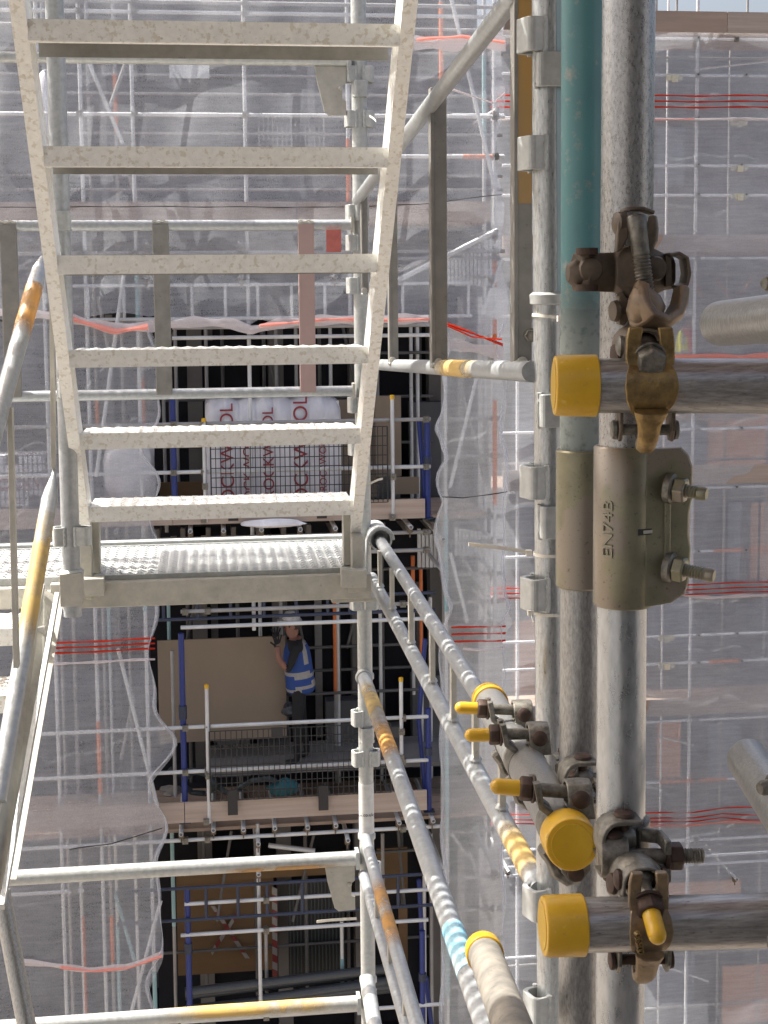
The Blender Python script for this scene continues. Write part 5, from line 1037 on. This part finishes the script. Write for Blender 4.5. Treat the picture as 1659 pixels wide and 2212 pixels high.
# clevis pieces between lower tube and post
def clevis(label, c, M, mm=iron):
    m = MB(M); U = [(.0175, -.024, 0)] + [(.0175 * math.cos(R(180 * k / 8)), .012 * math.sin(R(180 * k / 8)), 0) for k in range(9)] + [(-.0175, -.024, 0)]
    m.strip(U, (0, 0, 1), .030, .005); o = tag(m.build('coupler_shackle', mm, None, .001), label, 'coupler', 'loose coupler shackles on the near posts')
    m = MB(M); m.lathe((-.027, -.010, 0), (1, 0, 0), [(0, .004), (.001, .009), (.004, .010), (.0042, .0055), (.0498, .0055), (.050, .010), (.053, .009), (.054, .004)], 18); m.build('pin', rust, o)
    m = MB(M); m.lathe((0, -.012, 0), (0, -1, 0), [(-.012, .002), (-.008, .009), (0, .011), (.008, .008)], 16); m.build('bolt_eye', mm, o)
clevis('dark shackle hanging between the horizontal bolt and the lower level tube', None, mframe(at(1375, 1885, 1.235), (1, .15, -.1), (0, -1, 0), (0, 0, 1)))
clevis('dark shackle above the upper level tube behind the gold coupler', None, mframe(at(1384, 740, 1.235), (1, .15, 0), (0, -1, 0), (0, 0, 1)), brown)
clevis('grey shackle between the round yellow cap and the nearest post', None, mframe(at(1325, 1812, 1.265), (0, 0, 1), (0, -1, 0), (-1, .2, 0)))
clevis('grey shackle joining the middle near post to the pointing tube', None, mframe(at(1240, 1680, 1.52), (0, 0, 1), (0, -1, 0), (-1, 0, .2)))
# top brown coupler, open on the post
c = at(1350, 592, YC - .03); e = empty('scaffold_coupler', c, 'open brown coupler with a loose threaded bolt hanging on the nearest post', 'coupler', 'double couplers on the near posts')
def T3(px, py, dY=0): return at(px, py, YC - .035 + dY)
ax = (T3(1440, 590) - T3(1240, 590)).normalized()
m = MB(); S_ = []
for i in range(9):                                       # half round body wrapped on the post
    a_ = R(-75 + 150 * i / 8); S_.append(V((cm.x, YC, 0)) + V((math.sin(a_) * .034, -math.cos(a_) * .034, 0)))
P = [T3(1243, 588, .012)] + [T3(1270, 588, .0)] + [V((p.x, p.y, T3(1350, 588).z)) for p in S_[2:8]] + [T3(1448, 588, .02)]
m.strip(P, Z_, [.034, .034, .036, .046, .050, .046, .038, .033, .031], .005, .003); bd = m.build('body', brown, e, .001)
m = MB(); m.prism([T3(1330, 560, -.006), T3(1336, 545, -.006), T3(1352, 535, -.006), T3(1352, 640, -.006), T3(1338, 625, -.006), T3(1330, 618, -.006)], (0.02, -.004, 0)); m.build('web', brown, bd, .002)
for (x, y) in ((1276, 582), (1415, 580)): m = MB(); m.lathe(T3(x, y, -.004), (0, -1, 0), [(0, .0115), (.003, .010), (.0045, .004), (.0046, .001)], 20); m.build('rivet', brown, bd)
for y0 in (543, 622): m = MB(); m.lathe(T3(1268, y0, -.006) - Z_ * .003, Z_, [(0, .010), (.006, .010)], 18); m.build('pin_head', rust, bd)
m = MB(); m.lathe(T3(1240, 590, .008), -ax, [(-.01, .014), (0, .013), (.006, .008)], 16); m.build('pin_end', brown, bd)
for (xs, nm) in (((1341, 462), 'l'), ((1402, 468), 'r')):
    x, y = xs; pts = [T3(x - 6, y + 20, -.018), T3(x - 1, y - 2, -.018), T3(x + 14, y - 4, -.018), T3(x + 18, y + 24, -.018), T3(x + 16, y + 52, -.018), T3(x + 2, y + 78, -.018), T3(x - 10, y + 84, -.018), T3(x - 8, y + 52, -.018)]
    m = MB(); m.prism(pts, (.002 if nm == 'l' else .006, .014, 0)); m.build('clevis_cheek', brown, e, .0015)
m = MB(); m.strip([T3(1345, 462, -.006), T3(1360, 456, -.010), T3(1385, 456, -.010), T3(1408, 464, -.006)], Y_, .016, .004); m.build('clevis_bridge', brown, e, .001)
m = MB(); m.lathe(T3(1334, 482, -.010), (-1, -.2, 0), [(-.004, .010), (.001, .010), (.003, .006)], 18); m.build('clevis_pin', brown, e)
b0, b1 = T3(1374, 470, -.018), T3(1394, 622, -.024); dn = (b1 - b0).normalized(); L_ = (b1 - b0).length
m = MB(); m.lathe(b0, dn, [(-.002, .008), (.0, .0095), (.012, .0085), (L_ * .52, .0078)], 20); m.thread(b0 + dn * L_ * .50, dn, L_ * .55, .0082, .0030); m.build('bolt', iron, e)
m = MB()                                                  # hanging cap piece shaped like a hook
P = [T3(1398, 618, -.030), T3(1392, 636, -.033), T3(1386, 660, -.034), T3(1394, 684, -.034), T3(1420, 694, -.030), T3(1446, 676, -.024), T3(1458, 650, -.020), T3(1462, 618, -.018)]
m.strip(P, V((.25, -1, .35)), [.012, .020, .034, .042, .040, .030, .020, .014], .008, .003); m.build('flap', mat('coupler_tan', (.30, .22, .14), (.15, .11, .08), .45, .45, 50, dirt=(.06, .045, .035), dirt_amt=.02, dirt_sc=60, bump=.7), e, .0015)
blobv = MB(); blobv.lathe(T3(1386, 640, -.034), (T3(1404, 690, -.03) - T3(1386, 640, -.034)), [(-.010, .004), (-.004, .010), (.006, .016), (.016, .017), (.024, .012), (.028, .003)], 20); blobv.build('flap_boss', MATS['coupler_tan'], e)
m = MB(); m.prism([T3(1336, 640, -.012), T3(1346, 630, -.012), T3(1356, 650, -.012), T3(1358, 690, -.012), T3(1348, 704, -.012), T3(1338, 700, -.012), T3(1342, 670, -.012)], (.002, .018, 0)); m.build('hinge_ear', brown, e, .001)
m = MB(); m.lathe(T3(1334, 672, -.008), (-1, -.15, 0), [(-.006, .0055), (0, .0055), (.001, .010), (.005, .009)], 18); m.build('hinge_pin', brown, e)
m = MB(); P = [T3(1442, 556, .0), T3(1460, 552, .0), T3(1474, 560, .004), T3(1478, 590, .004), T3(1474, 612, .004), T3(1458, 618, .0)]
m.strip(P, Y_, .022, .004); m.build('end_clip', brown, e, .001)
m = MB(); m.prism([T3(1438, 553, -.002), T3(1450, 553, -.002), T3(1452, 618, -.002), T3(1438, 620, -.002)], (.003, .014, 0)); m.build('end_plate', brown, e, .001)

# unseen boards added above the viewer to keep the near cluster in shade
for k in range(12):
    m = MB(); y = -.36 + .235 * k; m.aabb((-3.6, y, CZ + 2.0), (2.6, y + .225, CZ + 2.038)); tag(m.build('shade_board', wood), 'unseen scaffold board added overhead for shade, ' + OR[k] + ' from the back', 'board', 'shade boards added overhead')
m = MB(); slotplate(m, -1.25, -.46, 2.6, 5.0, CZ + 1.12, .003, .040, .042, .84, .52, .004); ul = m.build('shadow_stripe_plate', gal); tag(ul, 'unseen perforated plate added above the stair to stripe the rails with shadow', 'landing')  # slotted plate out of view, added to cast striped shadows on the rails
for x in (-1.27, -.44): m = MB(); m.aabb((x - .02, 2.6, CZ + 1.122), (x + .02, 5.0, CZ + 1.20)); m.build('side_beam', galp, ul)  # edge beams of the added shadow plate, out of view
m = MB(); m.aabb((-.6, -1.5, CZ - 3), (4, -1.3, CZ + 2.0)); tag(m.build('shade_hoarding', mat('shade_hoarding_dark', (.05, .052, .055), None, .8, bump=0)), 'unseen dark hoarding added behind the viewer to darken the near posts', 'hoarding')  # dark wall out of view, added to cut ambient light on the near posts
m = MB(); m.aabb((-.9, -1.3, CZ - 1.66), (4, 1.1, CZ - 1.6)); tag(m.build('added_viewer_deck', conc), 'unseen board deck under the viewer, added to block light from below', 'deck')  # deck out of view, added to stop light bouncing up from the ground
# unseen building behind the camera, added for reflections and bounce light
render_ = mat('added_building_render', (.36, .365, .37), (.28, .285, .29), .8, 0, 1, bump=0)
m = MB(); m.aabb((-30, -7.2, 0), (30, -6, CZ + 6)); vb = m.build('added_viewer_side_building', render_); tag(vb, 'unseen pale rendered building behind the viewer, added for reflections and bounce light', 'building')
for k in range(9):
    m = MB(); x = -8.5 + k * 2; m.aabb((x, -5.99, CZ - 1.1), (x + .9, -5.96, CZ + .9)); m.build('added_window', dark, vb)
